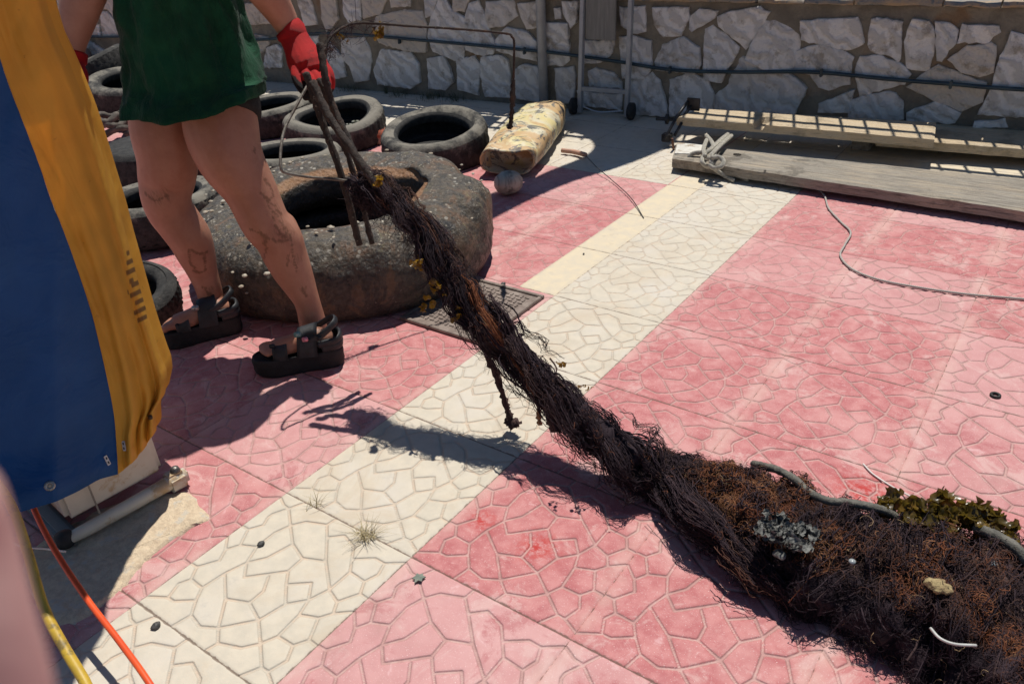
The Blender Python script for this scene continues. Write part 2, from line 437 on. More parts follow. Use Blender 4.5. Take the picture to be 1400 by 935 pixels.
for pi, pp in enumerate(polys):
    cc = pp.mean(0); pts = []
    for a_, b_ in zip(pp, np.roll(pp, -1, 0)):
        Ls = np.linalg.norm(b_ - a_); m_ = max(2, int(Ls / .022))
        for t in range(m_): pts.append(a_ + (b_ - a_) * t / m_)
    pts = np.array(pts); pts = cc + (pts - cc) * 1.10
    for q_ in range(len(pts)): pts[q_] += .009 * np.array([nz((*pts[q_], pi), 40), nz((*pts[q_], pi), 40, 9)])
    o = len(SV); k = len(pts); tilt = RNG.normal(0, .05, 2); tv = RNG.random()
    rings = [(1.0, -.01), (1.0, .012), (.985, .016), (.93, .019), (.78, .020), (.6, .021), (.4, .022), (.2, .022)]
    for f_, h_ in rings:
        for p in pts:
            q_ = cc + (p - cc) * f_; hh = h_ + (0 if f_ == 1 else .006 * fbm((q_[0], q_[1], pi), 11) + np.dot(q_ - cc, tilt))
            if f_ == 1 and h_ > 0: hh += np.dot(q_ - cc, tilt)
            SV.append(wp(q_[0], q_[1], hh))
    SV.append(wp(cc[0], cc[1], .022)); ST += [tv] * (len(rings) * k + 1)
    for r in range(len(rings) - 1):
        for j in range(k): SF.append((o + r * k + j, o + r * k + (j + 1) % k, o + (r + 1) * k + (j + 1) % k, o + (r + 1) * k + j))
    for j in range(k): SF.append((o + (len(rings) - 1) * k + j, o + (len(rings) - 1) * k + (j + 1) % k, len(SV) - 1))
mesh_obj('facing_stones', SV, SF, STONE, stone_wall, attrs={'tone': ST}, smooth=False)
# coping slabs on the wall top
CV = []; CF = []; s = WALL_L; CT = []
while s < WALL_R:
    L_ = random.uniform(.22, .55); e = s + L_ - .008
    m_ = 12; o = len(CV)
    sec = [(-.34, 0), (-.34, .045), (-.1, .048), (.02, .047), (.036, .04), (.042, .02), (.034, .004), (.0, 0)]
    jg = random.uniform(-.02, .018); tv = random.random(); tk_ = random.uniform(.5, 1.05)
    for a_ in range(m_ + 1):
        ss = s + (e - s) * a_ / m_
        for (oo, zz) in sec:
            CV.append(wp(ss, WZ + .002 + zz * tk_ + jg * .2 + (.006 * fbm((ss, 1, 5), 9) if oo > 0 else 0), oo + ((.012 * fbm((ss, zz, 3), 14) + jg) if oo > 0 else 0))); CT.append(tv)
    kk = len(sec)
    for a_ in range(m_):
        for b_ in range(kk): CF.append((o + a_ * kk + b_, o + a_ * kk + (b_ + 1) % kk, o + (a_ + 1) * kk + (b_ + 1) % kk, o + (a_ + 1) * kk + b_))
    CF.append(tuple(o + b_ for b_ in range(kk))); CF.append(tuple(o + m_ * kk + b_ for b_ in range(kk))[::-1]); s += L_
n = NT('coping_slate'); c = n.mix(n.mr(n.noise(12, 5), .4, .6), (.26, .23, .20), (.38, .28, .19)); c = n.mix(n.mr(n.noise(30, 5), .55, .65), c, (.16, .17, .17)); n.bump(n.noise(30, 6, .7), .01); COPE = n.fin(c, .85, 0, .3)
mesh_obj('coping', CV, CF, COPE, stone_wall, smooth=False, attrs={'tone': CT})
V, F = box(wp(-3.6, .45, -6.5), (15.2, 12.4, .44), ax=np.array([wd, -wn, [0, 0, 1]]))
struct(mesh_obj('terrace_ground', V, F, FARG, smooth=False))

# hose clipped along the wall
PIPE = simple('dark_blue_pipe_plastic', (.012, .03, .045), (.03, .06, .075), 8, .45, bump=.0005)
PP = [(100, 50), (240, 49), (350, 55), (440, 46), (570, 55), (700, 67), (760, 73), (840, 84), (920, 96), (1010, 99), (1110, 99), (1220, 109), (1310, 116), (1400, 123)]
P = [wp(*onwall(x, y, .045), .045) for x, y in PP]; P = [P[0] - wd * 3] + P + [P[-1] + wd * 1.5]
hp = thing('water_pipe', 'thin dark blue plastic pipe clipped along the stone wall', 'pipe', P[5])
mesh_obj('pipe', *tube(spline(P, 10), .0105, 10), PIPE, hp)
for x, y in [(546, 56), (717, 70), (916, 96), (1123, 100), (1300, 116)]:
    p = wp(*onwall(x, y, .045), .045); mesh_obj('clip', *join(box(p, (.014, .03, .042), bev=.003, ax=np.array([wd, -wn, [0, 0, 1]]))), PIPE, hp, smooth=False)

# ================================================================== RAILING, PANEL AND ADDED CANVAS (above the picture; they cast the shadows)
STEEL = simple('galvanised_grey_metal', (.30, .31, .33), (.38, .39, .41), 12, .5, .3, .0006)
DARKM = simple('dark_painted_metal', (.018, .018, .02), (.05, .048, .05), 20, .45, .3, .0006)
WAX = np.array([wd, -wn, [0, 0, 1]])
rl = thing('metal_railing', 'dark metal railing with thin upright bars on top of the stone wall', 'railing', wp(-1, WZ + .05, -.06))
for z_, h_ in ((1.0, .03), (1.44, .035), (1.75, .04)):
    V, F = box(wp(-3.4, z_, -.06), (14.6, .03, h_), ax=WAX); mesh_obj('rail', V, F, DARKM, rl, smooth=False)
parts = []
for k in range(122):
    parts.append(box(wp(-10.6 + k * .12, 1.44, -.06), (.013, .013, .9), ax=WAX))
o = mesh_obj('upright_bars', *join(*parts), DARKM, rl, smooth=False); o['kind'] = 'stuff'
for k in range(8): mesh_obj('post', *box(wp(-10.6 + k * 2.0, 1.3, -.1), (.04, .04, 1.26), ax=WAX), DARKM, rl, smooth=False)
SHX, SHY = math.cos(SUN_AZ) / math.tan(SUN_EL), math.sin(SUN_AZ) / math.tan(SUN_EL)
def lift(px, py, h, z0=0.0):                # the point at height h whose shadow falls on the ground there
    g = at(px, py, z0); k = h - z0; return g + A(SHX * k, SHY * k, k)
CANVAS = simple('grey_canvas', (.25, .26, .27), (.32, .32, .32), 9, .9, bump=.001)
s1 = (wp(0, 0) - W0)[0]
pn = thing('railing_banner', 'grey cloth banner tied along the middle of the railing', 'banner', wp(-3, 1.05, -.04))
def ws(px, py, h): q = lift(px, py, h); return np.dot(q - W0, wd)
a0, a1, b0_, b1_ = ws(488, 135, 1.05), ws(697, 156, 1.05), ws(525, 150, 1.6), ws(672, 172, 1.6)
V = []
for i in range(9):
    for j in range(40):
        f, g = i / 8, j / 39; s = (a0 * (1 - f) + b0_ * f) * (1 - g) + (a1 * (1 - f) + b1_ * f) * g
        V.append(wp(s, 1.04 + .58 * f, -.03 + .012 * math.sin(g * 25)))
V += [v - wn * .004 for v in V]; F = lattice(9, 40); F = F + [tuple(i + 360 for i in q[::-1]) for q in F]
mesh_obj('cloth', V, F, CANVAS, pn)
HS = 2.35
caster_px = [(905, 150), (935, 175), (925, 192), (905, 206), (850, 228), (780, 250), (720, 276), (668, 303), (640, 318), (628, 300), (664, 268), (714, 250), (755, 232), (797, 215), (812, 200), (800, 186), (770, 176), (765, 158), (830, 146)]  # outline of the ground shadow; canvas and poles are added to cast it
sp = np.array([lift(x, y, HS) for x, y in caster_px]); ring = spline(np.vstack([sp, sp[:1]]), 6)[:-1]
cc = ring.mean(0); V = []; k = len(ring); bm = bmesh.new()
vs = [bm.verts.new(tuple(p + A(0, 0, .05 * math.sin(p[0] * 2)))) for p in ring]; f = bm.faces.new(vs); bmesh.ops.triangulate(bm, faces=[f])
bmesh.ops.solidify(bm, geom=bm.faces[:], thickness=.006)
caster = thing('shade_caster', 'added canvas out of view, cut to cast the curved shadow by the plastic drum', 'shade sail', sp[3])
bm.verts.index_update(); mesh_obj('canvas', [tuple(v.co) for v in bm.verts], [tuple(v.index for v in f.verts) for f in bm.faces], CANVAS, caster, smooth=False); bm.free()
for q in (0, 18): 
    p = sp[q]; b_ = A(p[0], p[1], .68); b_ = A(p[0], max(p[1], WA + WB * p[0] + .2), .69)
    mesh_obj('pole', *tube([b_, p + A(0, 0, .02)], .02, 10), STEEL, caster)

# grey downpipe / post in front of the wall
def gy(px, py): return at(px, py, 0)
pb = at(755, 143); pb = wp(np.dot(pb - W0, wd), 0, .05)
post = thing('metal_post', 'round grey metal post standing against the stone wall left of the trolley', 'post', pb)
mesh_obj('shaft', *tube([pb, pb + A(0, 0, 2.3)], .031, 20), STEEL, post)
mesh_obj('collar', *tube([pb + A(0, 0, .0), pb + A(0, 0, .05)], .036, 20), STEEL, post)

# hand trolley leaning on the wall
def plane(px, py, o): return wp(onwall(px, py, o)[0], onwall(px, py, o)[1], o)
tb = [plane(793, 148, .10), plane(857, 158, .10)]; tp = [plane(797, 0, .09), plane(863, 0, .09)]
tr = thing('hand_trolley', 'old grey metal hand trolley with two small black wheels, leaning on the stone wall', 'hand trolley', (tb[0] + tb[1]) / 2 * A(1, 1, 0))
for b_, t_ in zip(tb, tp):
    t2 = b_ + (t_ - b_) * 1.75; b_ = A(b_[0], b_[1], .012)
    mesh_obj('upright', *box((b_ + t2) / 2, (.026, .036, np.linalg.norm(t2 - b_)), bev=.002, ax=np.array([wd, np.cross((t2 - b_) / np.linalg.norm(t2 - b_), wd), (t2 - b_) / np.linalg.norm(t2 - b_)])), STEEL, tr, smooth=False)
r0, r1 = plane(793, 120, .10), plane(856, 127, .10)
mesh_obj('crossbar', *box((r0 + r1) / 2, (np.linalg.norm(r1 - r0), .022, .026), bev=.002, ax=WAX), STEEL, tr, smooth=False)
r0, r1 = plane(797, 146, .11), plane(851, 152, .11); WPIPE = simple('pale_blue_rod', (.42, .47, .52), (.5, .55, .6), 10, .3, .2)
mesh_obj('bottom_rod', *tube(spline([r0, (r0 * .6 + r1 * .4) - A(0, 0, .022), r1], 8), .0045, 8), WPIPE, tr)
m0, m1 = plane(821, -20, .085), plane(822, 55, .085)
WOODG = NT('grey_weathered_board'); c = WOODG.mix(WOODG.mr(WOODG.noise(3, 6, .7, WOODG.map((14, 14, 1))), .3, .7), (.17, .165, .15), (.26, .25, .235)); WOODG.bump(WOODG.noise(6, 6, .7, WOODG.map((20, 20, 1))), .004); WOODG = WOODG.fin(c, .8)
V, F = box(A(m0[0], m0[1], 0) * .5 + A(m1[0], m1[1], 0) * .5 + A(0, 0, m1[2] + .3), (.2, .012, .6), bev=.003, ax=WAX); mesh_obj('board', V, F, WOODG, tr, smooth=False)
RUBBER = simple('black_rubber', (.012, .012, .013), (.03, .029, .028), 30, .7, bump=.001)
for x, y in ((784, 141), (863, 150)):
    p = plane(x, y, .12); p = A(p[0], p[1], .052); V, F = tube([p - wd * .016, p - wd * .012, p + wd * .012, p + wd * .016], [.044, .052, .052, .044], 26)
    wh = mesh_obj('wheel', V, F, RUBBER, tr); mesh_obj('hub', *tube([p - wd * .021, p + wd * .021], .018, 14), STEEL, wh, base=np.array(tr['_b'])); wh.children
for o in tr.children:
    for c_ in o.children: c_.location = (0, 0, 0)

# low weeds along the foot of the wall
LEAF = simple('dry_green_weed', (.035, .05, .02), (.10, .10, .045), 40, .7, bump=0)
def tuft(name, label, c, n_, h, sp_, seed, mat_, group=None, cat='weed', curl=.5, w_=.0014):
    g = np.random.default_rng(seed); V = []; F = []
    for i in range(n_):
        a_ = g.uniform(0, 6.28); l = h * g.uniform(.4, 1); o = A(math.cos(a_), math.sin(a_), 0); s0 = np.asarray(c) + A(g.normal(0, sp_), g.normal(0, sp_), 0); sd = A(-o[1], o[0], 0) * w_
        k = len(V); 
        for t in (0, .35, .7, 1):
            p = s0 + o * l * curl * t ** 1.6 * g.uniform(.8, 1.2) + A(0, 0, l * (t - .45 * curl * t * t)); V += [p - sd * (1 - t * .8), p + sd * (1 - t * .8)]
        for t in range(3): F.append((k + 2 * t, k + 2 * t + 1, k + 2 * t + 3, k + 2 * t + 2))
    o = mesh_obj(name, V, F, mat_, None, base=np.asarray(c)); tag(o, label, cat, group); return o
for q, (x, y, n_, h, lb) in enumerate([(638, 122, 90, .07, 'dark weed tuft at the wall foot, nearest the grey post'), (612, 118, 110, .08, 'dark weed tuft at the wall foot, widest of the row'), (578, 112, 90, .08, 'small weed tuft under the big pale corner stone of the wall'),
        (556, 110, 26, .12, 'single taller upright green weed at the wall foot'), (505, 106, 80, .08, 'dry weed tuft at the wall foot, beneath the yellow kelp scrap')]):
    p = at(x, y + 8); s_ = np.dot(p - W0, wd); tuft('wall_weed', lb, wp(s_, 0, .04), n_, h, .045 if n_ > 30 else .008, q, LEAF, 'weeds along the wall foot')
DRY = simple('dry_straw', (.38, .31, .17), (.24, .19, .10), 40, .8, bump=0)
tuft('dry_grass', 'dry straw tuft growing in the slab joint, the larger of the two', at(500, 735), 75, .05, .012, 21, DRY, 'dry grass in the slab joints', 'dry grass', 1.3, .0009)
tuft('dry_grass', 'small dry grass sprig in the slab joint near the machine', at(432, 692), 16, .055, .01, 22, DRY, 'dry grass in the slab joints', 'dry grass', .9, .0009)

# ================================================================== TYRES
n = NT('worn_tyre_rubber'); dusty = n.attr('dust'); pz = n.noise(9, 6, .7)
c = n.mix(n.mr(n.noise(30, 5, .7), .35, .65), (.020, .0195, .019), (.045, .043, .040))
dm = n.math('MULTIPLY', n.mr(n.math('ADD', pz, n.math('MULTIPLY', dusty, .30)), .62, .86), .9)
c = n.mix(dm, c, n.mix(n.noise(60, 5, .7), (.26, .24, .20), (.19, .17, .135)))
n.bump(n.math('ADD', n.noise(90, 6, .7), n.math('MULTIPLY', n.noise(14, 4), .6)), .004); TYRE = n.fin(c, .78, 0, .3)
HSHADE = simple('tyre_hole_shade', (.006, .0055, .005), (.014, .012, .010), 30, .8, bump=.003)  # near-black colour that paints the shade inside the tyre holes
def tyre(name, label, c, R=.31, r=.19, W=.19, tilt=(0, 0), seed=0, bulge=.0, squash=(1, 1), treadk=72, dust=1.0, group='worn car tyres lying on the paving', cat='tyre', mats=None, dent=0.0, rotz_=0):
    t = thing(name, label, cat, c, group); g = np.random.default_rng(seed); h = W / 2
    side = [(r + .004, -h * .35), (r, -h * .55), (r - .002, -h * .7), (r + .006, -h * .84), (r + .02, -h * .9), (r + .035, -h * .95), (r + .04, -h * .93), ((r + R) / 2, -h), (R - .035, -h * .97), (R - .03, -h * .94), (R - .018, -h * .88), (R - .006, -h * .7)]
    trd = [(R - .006, -h * .7), (R, -h * .5), (R + .002, -h * .25), (R + .003, 0), (R + .002, h * .25), (R, h * .5), (R - .006, h * .7)]
    inn = [(r + .004, h * .35), (R - .03, h * .45), (R - .018, 0), (R - .03, -h * .45), (r + .004, -h * .35)]
    up = [(q[0], -q[1]) for q in side[::-1]]
    K = 144
    def rev(prof, tread=False):
        V = []; D = []
        for (a_, b_) in prof:
            for j in range(K):
                th = 2 * math.pi * j / K + rotz_; rr = a_; zz = b_
                if tread and abs(b_) > h * .2: rr -= .008 * ((j + int(b_ * 60)) % 4 == 0) 
                if tread: rr -= .006 * (1 if abs(abs(b_) - h * .25) < .001 else 0)
                d_ = dent * math.exp(-((th - 5.2 + rotz_) % 6.283 - 0) ** 2) if False else 0
                rr *= 1 + .018 * math.sin(2 * th + seed) + .012 * math.sin(3 * th + seed * 2)
                zz += bulge * (a_ > r + .03) * (b_ / h) * max(0, math.cos(th - 1.0)) * .03 + .012 * dent * math.sin(2 * th + seed) * (1 + b_ / h)
                V.append((rr * math.cos(th) * squash[0], rr * math.sin(th) * squash[1], zz)); D.append(-3 if (prof is inn or (a_ < r + .012 and abs(b_) < h * .86)) else dust * (.15 + .85 * max(0, b_ / h) ** 1.5))  # no dust on the hole walls, so the shade sits in the colour
        return V, lattice(len(prof), K, True), D
    rot = Matrix.Rotation(tilt[0], 3, 'X') @ Matrix.Rotation(tilt[1], 3, 'Y')
    for nm, pr, tr_ in (('sidewall', up, False), ('tread', trd, True), ('sidewall', side, False), ('inner_lining', inn, False)):
        V, F, D = rev(pr, tr_); V = [rot @ Vector(v) for v in V]
        o = mesh_obj(nm, V, F, mats or TYRE, attrs={'dust': D}); o.parent = t
    V = [(0, 0, -h * .55)] + [(rr_ * math.cos(2 * math.pi * j / 40), rr_ * math.sin(2 * math.pi * j / 40), -h * (.55 - .1 * (rr_ > r))) for rr_ in (r * .5, r + .03) for j in range(40)]
    F = [(0, 1 + j, 1 + (j + 1) % 40) for j in range(40)] + [(1 + j, 41 + j, 41 + (j + 1) % 40, 1 + (j + 1) % 40) for j in range(40)]
    o = mesh_obj('hole_shade', [rot @ Vector(v) for v in V], F, HSHADE); o.parent = t; return t  # dark disc standing in for the shade at the bottom of the hole
H_ = .095
def tp_(px, py, zt): p = at(px, py, zt); return A(p[0], p[1], zt - H_)
tyre('car_tyre', 'grey worn car tyre lying left of the battered drum, rightmost of the small tyres', tp_(592, 172, .185), .305, .205, seed=3, bulge=1, tilt=(R_(6), R_(3)), dent=.3, dust=.9)
tyre('car_tyre', 'dusty car tyre with a visible shoulder tread, lying behind the gloved hand and rods', tp_(455, 152, .19), .305, .205, seed=5, tilt=(R_(5), R_(3)), dust=1.25, dent=.6)
tyre('car_tyre', 'dusty car tyre partly under the wire frame corner, beside the walking person', tp_(392, 203, .185), .285, .19, seed=8, dust=1.2, tilt=(R_(-3), R_(-2)))
tyre('car_tyre', 'car tyre half hidden behind the hem of the green shirt', tp_(363, 140, .17), .30, .195, seed=12, dust=1.2, tilt=(R_(3), R_(-3)))
tyre('car_tyre', 'large dark tyre with knobbly tread lying behind the two bare legs', tp_(214, 262, .19), .29, .185, seed=15, dust=.95, tilt=(R_(0), R_(-3)))
tyre('car_tyre', 'tyre propped at a slant at the far left, beyond the others', A(*at(132, 112, .12)[:2], .2), .30, .18, seed=18, dust=.6, tilt=(R_(14), R_(-16)))
tyre('car_tyre', 'tyre lying between the slanting tyre and the green shirt', A(*at(176, 128, .1)[:2], .12), .30, .17, .2, seed=21, dust=.7, tilt=(R_(4), R_(8)))
tyre('car_tyre', 'smooth blue-black tyre lying between the rope coil and the bare left leg', tp_(206, 196, .2), .27, .05, .21, seed=24, dust=.1)
tyre('car_tyre', 'small dark tyre on the red slabs beside the yellow cloth edge', tp_(173, 378, .17), .165, .09, .15, seed=27, dust=.15, tilt=(R_(8), R_(16)))

# the huge fouled tyre
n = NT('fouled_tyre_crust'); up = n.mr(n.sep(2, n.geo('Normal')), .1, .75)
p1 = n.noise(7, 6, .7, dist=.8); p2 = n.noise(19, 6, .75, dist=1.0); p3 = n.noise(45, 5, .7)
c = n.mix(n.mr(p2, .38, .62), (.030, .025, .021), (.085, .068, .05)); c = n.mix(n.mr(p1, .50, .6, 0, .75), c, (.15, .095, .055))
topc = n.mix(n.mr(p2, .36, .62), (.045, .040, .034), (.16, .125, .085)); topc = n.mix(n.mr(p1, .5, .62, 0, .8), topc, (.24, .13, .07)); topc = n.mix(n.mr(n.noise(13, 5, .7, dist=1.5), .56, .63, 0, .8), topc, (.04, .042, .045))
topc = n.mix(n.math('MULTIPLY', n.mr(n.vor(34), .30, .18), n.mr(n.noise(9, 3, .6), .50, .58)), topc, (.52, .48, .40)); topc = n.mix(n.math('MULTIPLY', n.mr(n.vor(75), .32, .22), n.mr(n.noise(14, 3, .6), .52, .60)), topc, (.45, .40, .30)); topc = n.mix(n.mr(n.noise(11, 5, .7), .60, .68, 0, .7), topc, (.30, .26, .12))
topc = n.mix(.38, topc, (.02, .018, .015)); c = n.mix(up, c, topc); c = n.mix(n.mr(n.attr('rim'), -.2, -.8), c, (.018, .014, .012)); c = n.mix(n.mr(n.attr('rim'), .35, .7, 0, .8), c, n.mix(p3, (.38, .18, .07), (.22, .11, .05)))  # inner wall below the rust ring coloured dark as shade in the hole
c = n.mix(n.mr(n.noise(70, 4, .7), .66, .7, 0, .7), c, (.45, .40, .32))
n.bump(n.math('ADD', n.noise(28, 7, .75), n.math('MULTIPLY', n.vor(70), .3)), .011, 1.0); CRUST = n.fin(c, n.mr(p3, .4, .6, .35, .8), 0, .5)
bc = at(462, 268, .285); BT = A(bc[0], bc[1], 0); print('big tyre', BT)
bshade = [BT + A(0, 0, .05)] + [BT + A(.34 * math.cos(j * .157), .34 * math.sin(j * .157), .05) for j in range(40)]  # disc that darkens the big hole in place of real shade
bt = thing('tractor_tyre', 'huge tractor tyre crusted with dried marine growth, behind the walking person', 'tyre', BT)
K = 220; prof = []; h = .152; Rb, rb = .590, .285
prof = [(rb + .0, h * .0, -1), (rb, h * .5, -.2), (rb + .01, h * .75, .6), (rb + .03, h * .82, 1), (rb + .06, h * .92, .4), (rb + .10, h * 1.0, 0), (rb + .15, h * 1.04, 0), (rb + .20, h * 1.01, 0), (Rb - .07, h * .93, 0), (Rb - .035, h * .78, 0), (Rb - .008, h * .52, 0), (Rb + .006, h * .2, 0), (Rb + .006, -h * .3, 0), (Rb, -h * .6, 0), (Rb - .02, -h * .9, 0), (Rb - .06, -h * .985, 0), (rb + .05, -h * .99, 0), (rb + .01, -h * .8, -2), (rb, -h * .3, -2), (rb + .05, -h * .2, -2), (Rb - .06, -h * .6, -2), (Rb - .05, h * .6, -2), (rb + .05, h * .5, -2)]
pr = []
for a_, b_ in zip(prof, prof[1:] + prof[:1]): pr += [a_, tuple((x + y) / 2 for x, y in zip(a_, b_))]
V = []; D = []
for a_, b_, m_ in pr:
    for j in range(K):
        th = 2 * math.pi * j / K; d_ = ((th - 1.0 + math.pi) % (2 * math.pi)) - math.pi
        fold = math.exp(-(d_ / .22) ** 2) * (b_ > 0) * (m_ < .9)
        rr = a_; zz = b_ - .03 * fold * (a_ - rb) / (Rb - rb)
        if a_ < rb + .05 and b_ > 0: rr += .05 * math.exp(-(d_ / .3) ** 2)
        q = (a_ * math.cos(th), a_ * math.sin(th), b_); nn_ = .012 * fbm(q, 4, 2) + .0035 * fbm(q, 26, 5) + .006 * math.sin(th * 17 + 2 * math.sin(th * 3)) * (b_ > 0) * max(0, math.cos(th - .2))
        rr += nn_ + .014 * math.sin(2 * th + 1); zz += nn_ * .9 + .022 * math.cos(th - 1.3) * (b_ > 0)
        V.append(BT + A(rr * math.cos(th), rr * math.sin(th), zz + h)); D.append(m_)
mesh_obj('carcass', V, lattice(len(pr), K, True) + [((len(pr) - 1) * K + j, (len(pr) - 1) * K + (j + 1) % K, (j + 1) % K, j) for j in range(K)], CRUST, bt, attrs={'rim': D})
mesh_obj('hole_shade', bshade, [(0, 1 + j, 1 + (j + 1) % 40) for j in range(40)], HSHADE, bt)
SHELL = simple('barnacle_shell', (.50, .46, .38), (.35, .28, .2), 60, .7, bump=.001)
parts = []
for k in range(85):
    th = RNG.uniform(0, 6.28); top = RNG.random() < .75
    if top: rr = RNG.uniform(rb + .08, Rb - .03); p = BT + A(rr * math.cos(th), rr * math.sin(th), 2 * h + .004)
    else: rr = Rb + .008; p = BT + A(rr * math.cos(th), rr * math.sin(th), RNG.uniform(.05, .27))
    s_ = RNG.uniform(.004, .011); bx = box(p, (s_ * 2, s_ * 1.6, s_ * .8), bev=s_ * .25, ax=rotz(RNG.uniform(0, 6))); parts.append(bx)
o = mesh_obj('shell_crust', *join(*parts), SHELL, bt); o['kind'] = 'stuff'

# cast iron inspection cover
n = NT('cast_cover'); c = n.mix(n.mr(n.noise(20, 5, .7), .35, .65), (.15, .11, .09), (.24, .19, .16)); c = n.mix(n.mr(n.noise(7, 4), .5, .65, 0, .6), c, (.30, .25, .21)); n.bump(n.noise(120, 5), .002); COVER = n.fin(c, .6, .15, .5)
mc = A(-1.46 * T, 2.45 * T, 0); mx, my = .84 * T, .92 * T; mh = thing('inspection_cover', 'rusty brown patterned metal inspection cover set in the paving below the hanging weed', 'manhole cover', mc)
mesh_obj('frame', *join(box(mc + A(0, my / 2 - .008, .006), (mx, .016, .014), bev=.002), box(mc + A(0, -my / 2 + .008, .006), (mx, .016, .014), bev=.002), box(mc + A(mx / 2 - .008, 0, .006), (.016, my - .033, .014), bev=.002), box(mc + A(-mx / 2 + .008, 0, .006), (.016, my - .033, .014), bev=.002)), COVER, mh, smooth=False)
parts = [box(mc + A(0, 0, .002), (mx - .036, my - .036, .012), bev=.002)]
g_ = 13; st = (mx - .07) / g_
for i in range(g_):
    for j in range(14):
        x = -mx / 2 + .035 + st * (i + .5); y = -my / 2 + .035 + (my - .07) / 14 * (j + .5)
        parts.append(box(mc + A(x, y, .0095), ((st * .82, st * .30, .004) if (i + j) % 2 else (st * .30, st * .82, .004)), bev=.001, ax=rotz(0)))
mesh_obj('plate', *join(*parts), COVER, mh, smooth=False)

# hollow red brick with rubble
BRICK = simple('red_clay_brick', (.42, .11, .06), (.34, .09, .05), 40, .85, bump=.002, c3=(.35, .25, .2), s3=12)
bp = at(498, 186, .04); V, F = box(A(bp[0], bp[1], .045), (.24, .13, .085), bev=.004, ax=rotz(R_(28)))
bk = mesh_obj('brick', V, F, BRICK, base=A(bp[0], bp[1], 0)); tag(bk, 'red hollow brick lying between the tyres', 'brick')
MUS = simple('shell_debris', (.10, .11, .07), (.42, .42, .36), 60, .6, bump=.002, bscale=200)
parts = [box(A(bp[0], bp[1], .1) + A(RNG.normal(-.03, .04), RNG.normal(0, .03), RNG.uniform(-.01, .015)), RNG.uniform(.008, .024, 3), bev=.002, ax=rotz(RNG.uniform(0, 3))) for k in range(60)]
o = mesh_obj('shell_debris', *join(*parts), MUS, base=A(bp[0], bp[1], .09)); tag(o, 'small heap of pale shells and weed scraps on the red brick', 'debris'); 

# rope coil at the far left
ROPED = simple('dirty_brown_rope', (.06, .05, .04), (.13, .11, .09), 30, .85, bump=.004, bscale=90)
cp = at(150, 178, .04); P = []
for k in range(150):
    a_ = k * .13; r_ = .17 - .0004 * k + .018 * math.sin(k * .41); P.append(A(cp[0] + r_ * math.cos(a_), cp[1] + r_ * math.sin(a_), .03 + .0007 * k + .012 * math.sin(k * .7)))
o = mesh_obj('rope_coil', *tube(P, .022, 8, wob=.002), ROPED, base=A(cp[0], cp[1], 0)); tag(o, 'coil of thick dirty brown rope on the red slabs at the left', 'rope')
# kerb block and blue bar behind the left tyres
CONC = simple('grey_concrete', (.20, .18, .165), (.28, .25, .23), 25, .9, bump=.003)
c0_, c1_ = at(115, 88), at(192, 100); dd = c1_ - c0_; L_ = np.linalg.norm(dd); dd /= L_; ax_ = np.array([dd, np.cross([0, 0, 1], dd), [0, 0, 1]])
o = mesh_obj('concrete_beam', *box((c0_ + c1_) / 2 + dd * .3 + A(0, 0.1, .06), (L_ + 1.0, .22, .12), bev=.008, ax=ax_), CONC, base=A(*((c0_ + c1_) / 2))); tag(o, 'long grey concrete beam lying behind the left tyres', 'concrete beam')
BLUEB = simple('faded_blue_pipe', (.16, .24, .38), (.2, .3, .42), 8, .4)
q0, q1 = at(112, 63, .05), at(171, 71, .05); o = mesh_obj('pvc_pipe', *tube([q0 - (q1 - q0) * .4, q1], .03, 14), BLUEB, base=q0); tag(o, 'pale blue plastic pipe lying at the foot of the wall', 'pipe')
NETM = simple('bundled_net', (.20, .15, .14), (.30, .24, .22), 60, .95, bump=.01, bscale=120)
nb = at(107, 84, .08); V = []; 
for i in range(12):
    for j in range(20):
        ph = math.pi * i / 11; th = 2 * math.pi * j / 20; q = A(math.sin(ph) * math.cos(th), math.sin(ph) * math.sin(th), math.cos(ph)); V.append(A(nb[0], nb[1], .12) + q * A(.14, .12, .13) * (1 + .25 * fbm(q, 2.5)))
o = mesh_obj('net_bundle', V, lattice(12, 20, True), NETM, base=A(nb[0], nb[1], 0)); tag(o, 'small brownish bundle of old net behind the slanting tyre', 'net')

# ================================================================== BATTERED DRUM
n = NT('scorched_yellow_plastic'); q1_ = n.noise(4.5, 4, .6, dist=1.2); q2 = n.noise(7, 4, .6, dist=1.0); q3 = n.noise(9, 5, .68, dist=1.6)
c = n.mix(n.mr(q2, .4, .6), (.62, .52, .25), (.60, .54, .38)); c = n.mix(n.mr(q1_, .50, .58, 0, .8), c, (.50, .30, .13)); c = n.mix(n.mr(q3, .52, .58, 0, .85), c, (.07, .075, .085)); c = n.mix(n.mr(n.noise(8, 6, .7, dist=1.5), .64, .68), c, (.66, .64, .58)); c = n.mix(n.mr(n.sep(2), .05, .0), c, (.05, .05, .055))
n.bump(n.noise(18, 5, .6, dist=.6), .005); DRUM = n.fin(c, .5, 0, .5)
f0, f1 = at(693, 228, .06), at(752, 152, .06); f0[2] = f1[2] = .088; ax1 = (f1 - f0); LD = np.linalg.norm(ax1); ax1 /= LD; sx = np.cross(ax1, [0, 0, 1])
V = []; D = 40; ns_ = 44
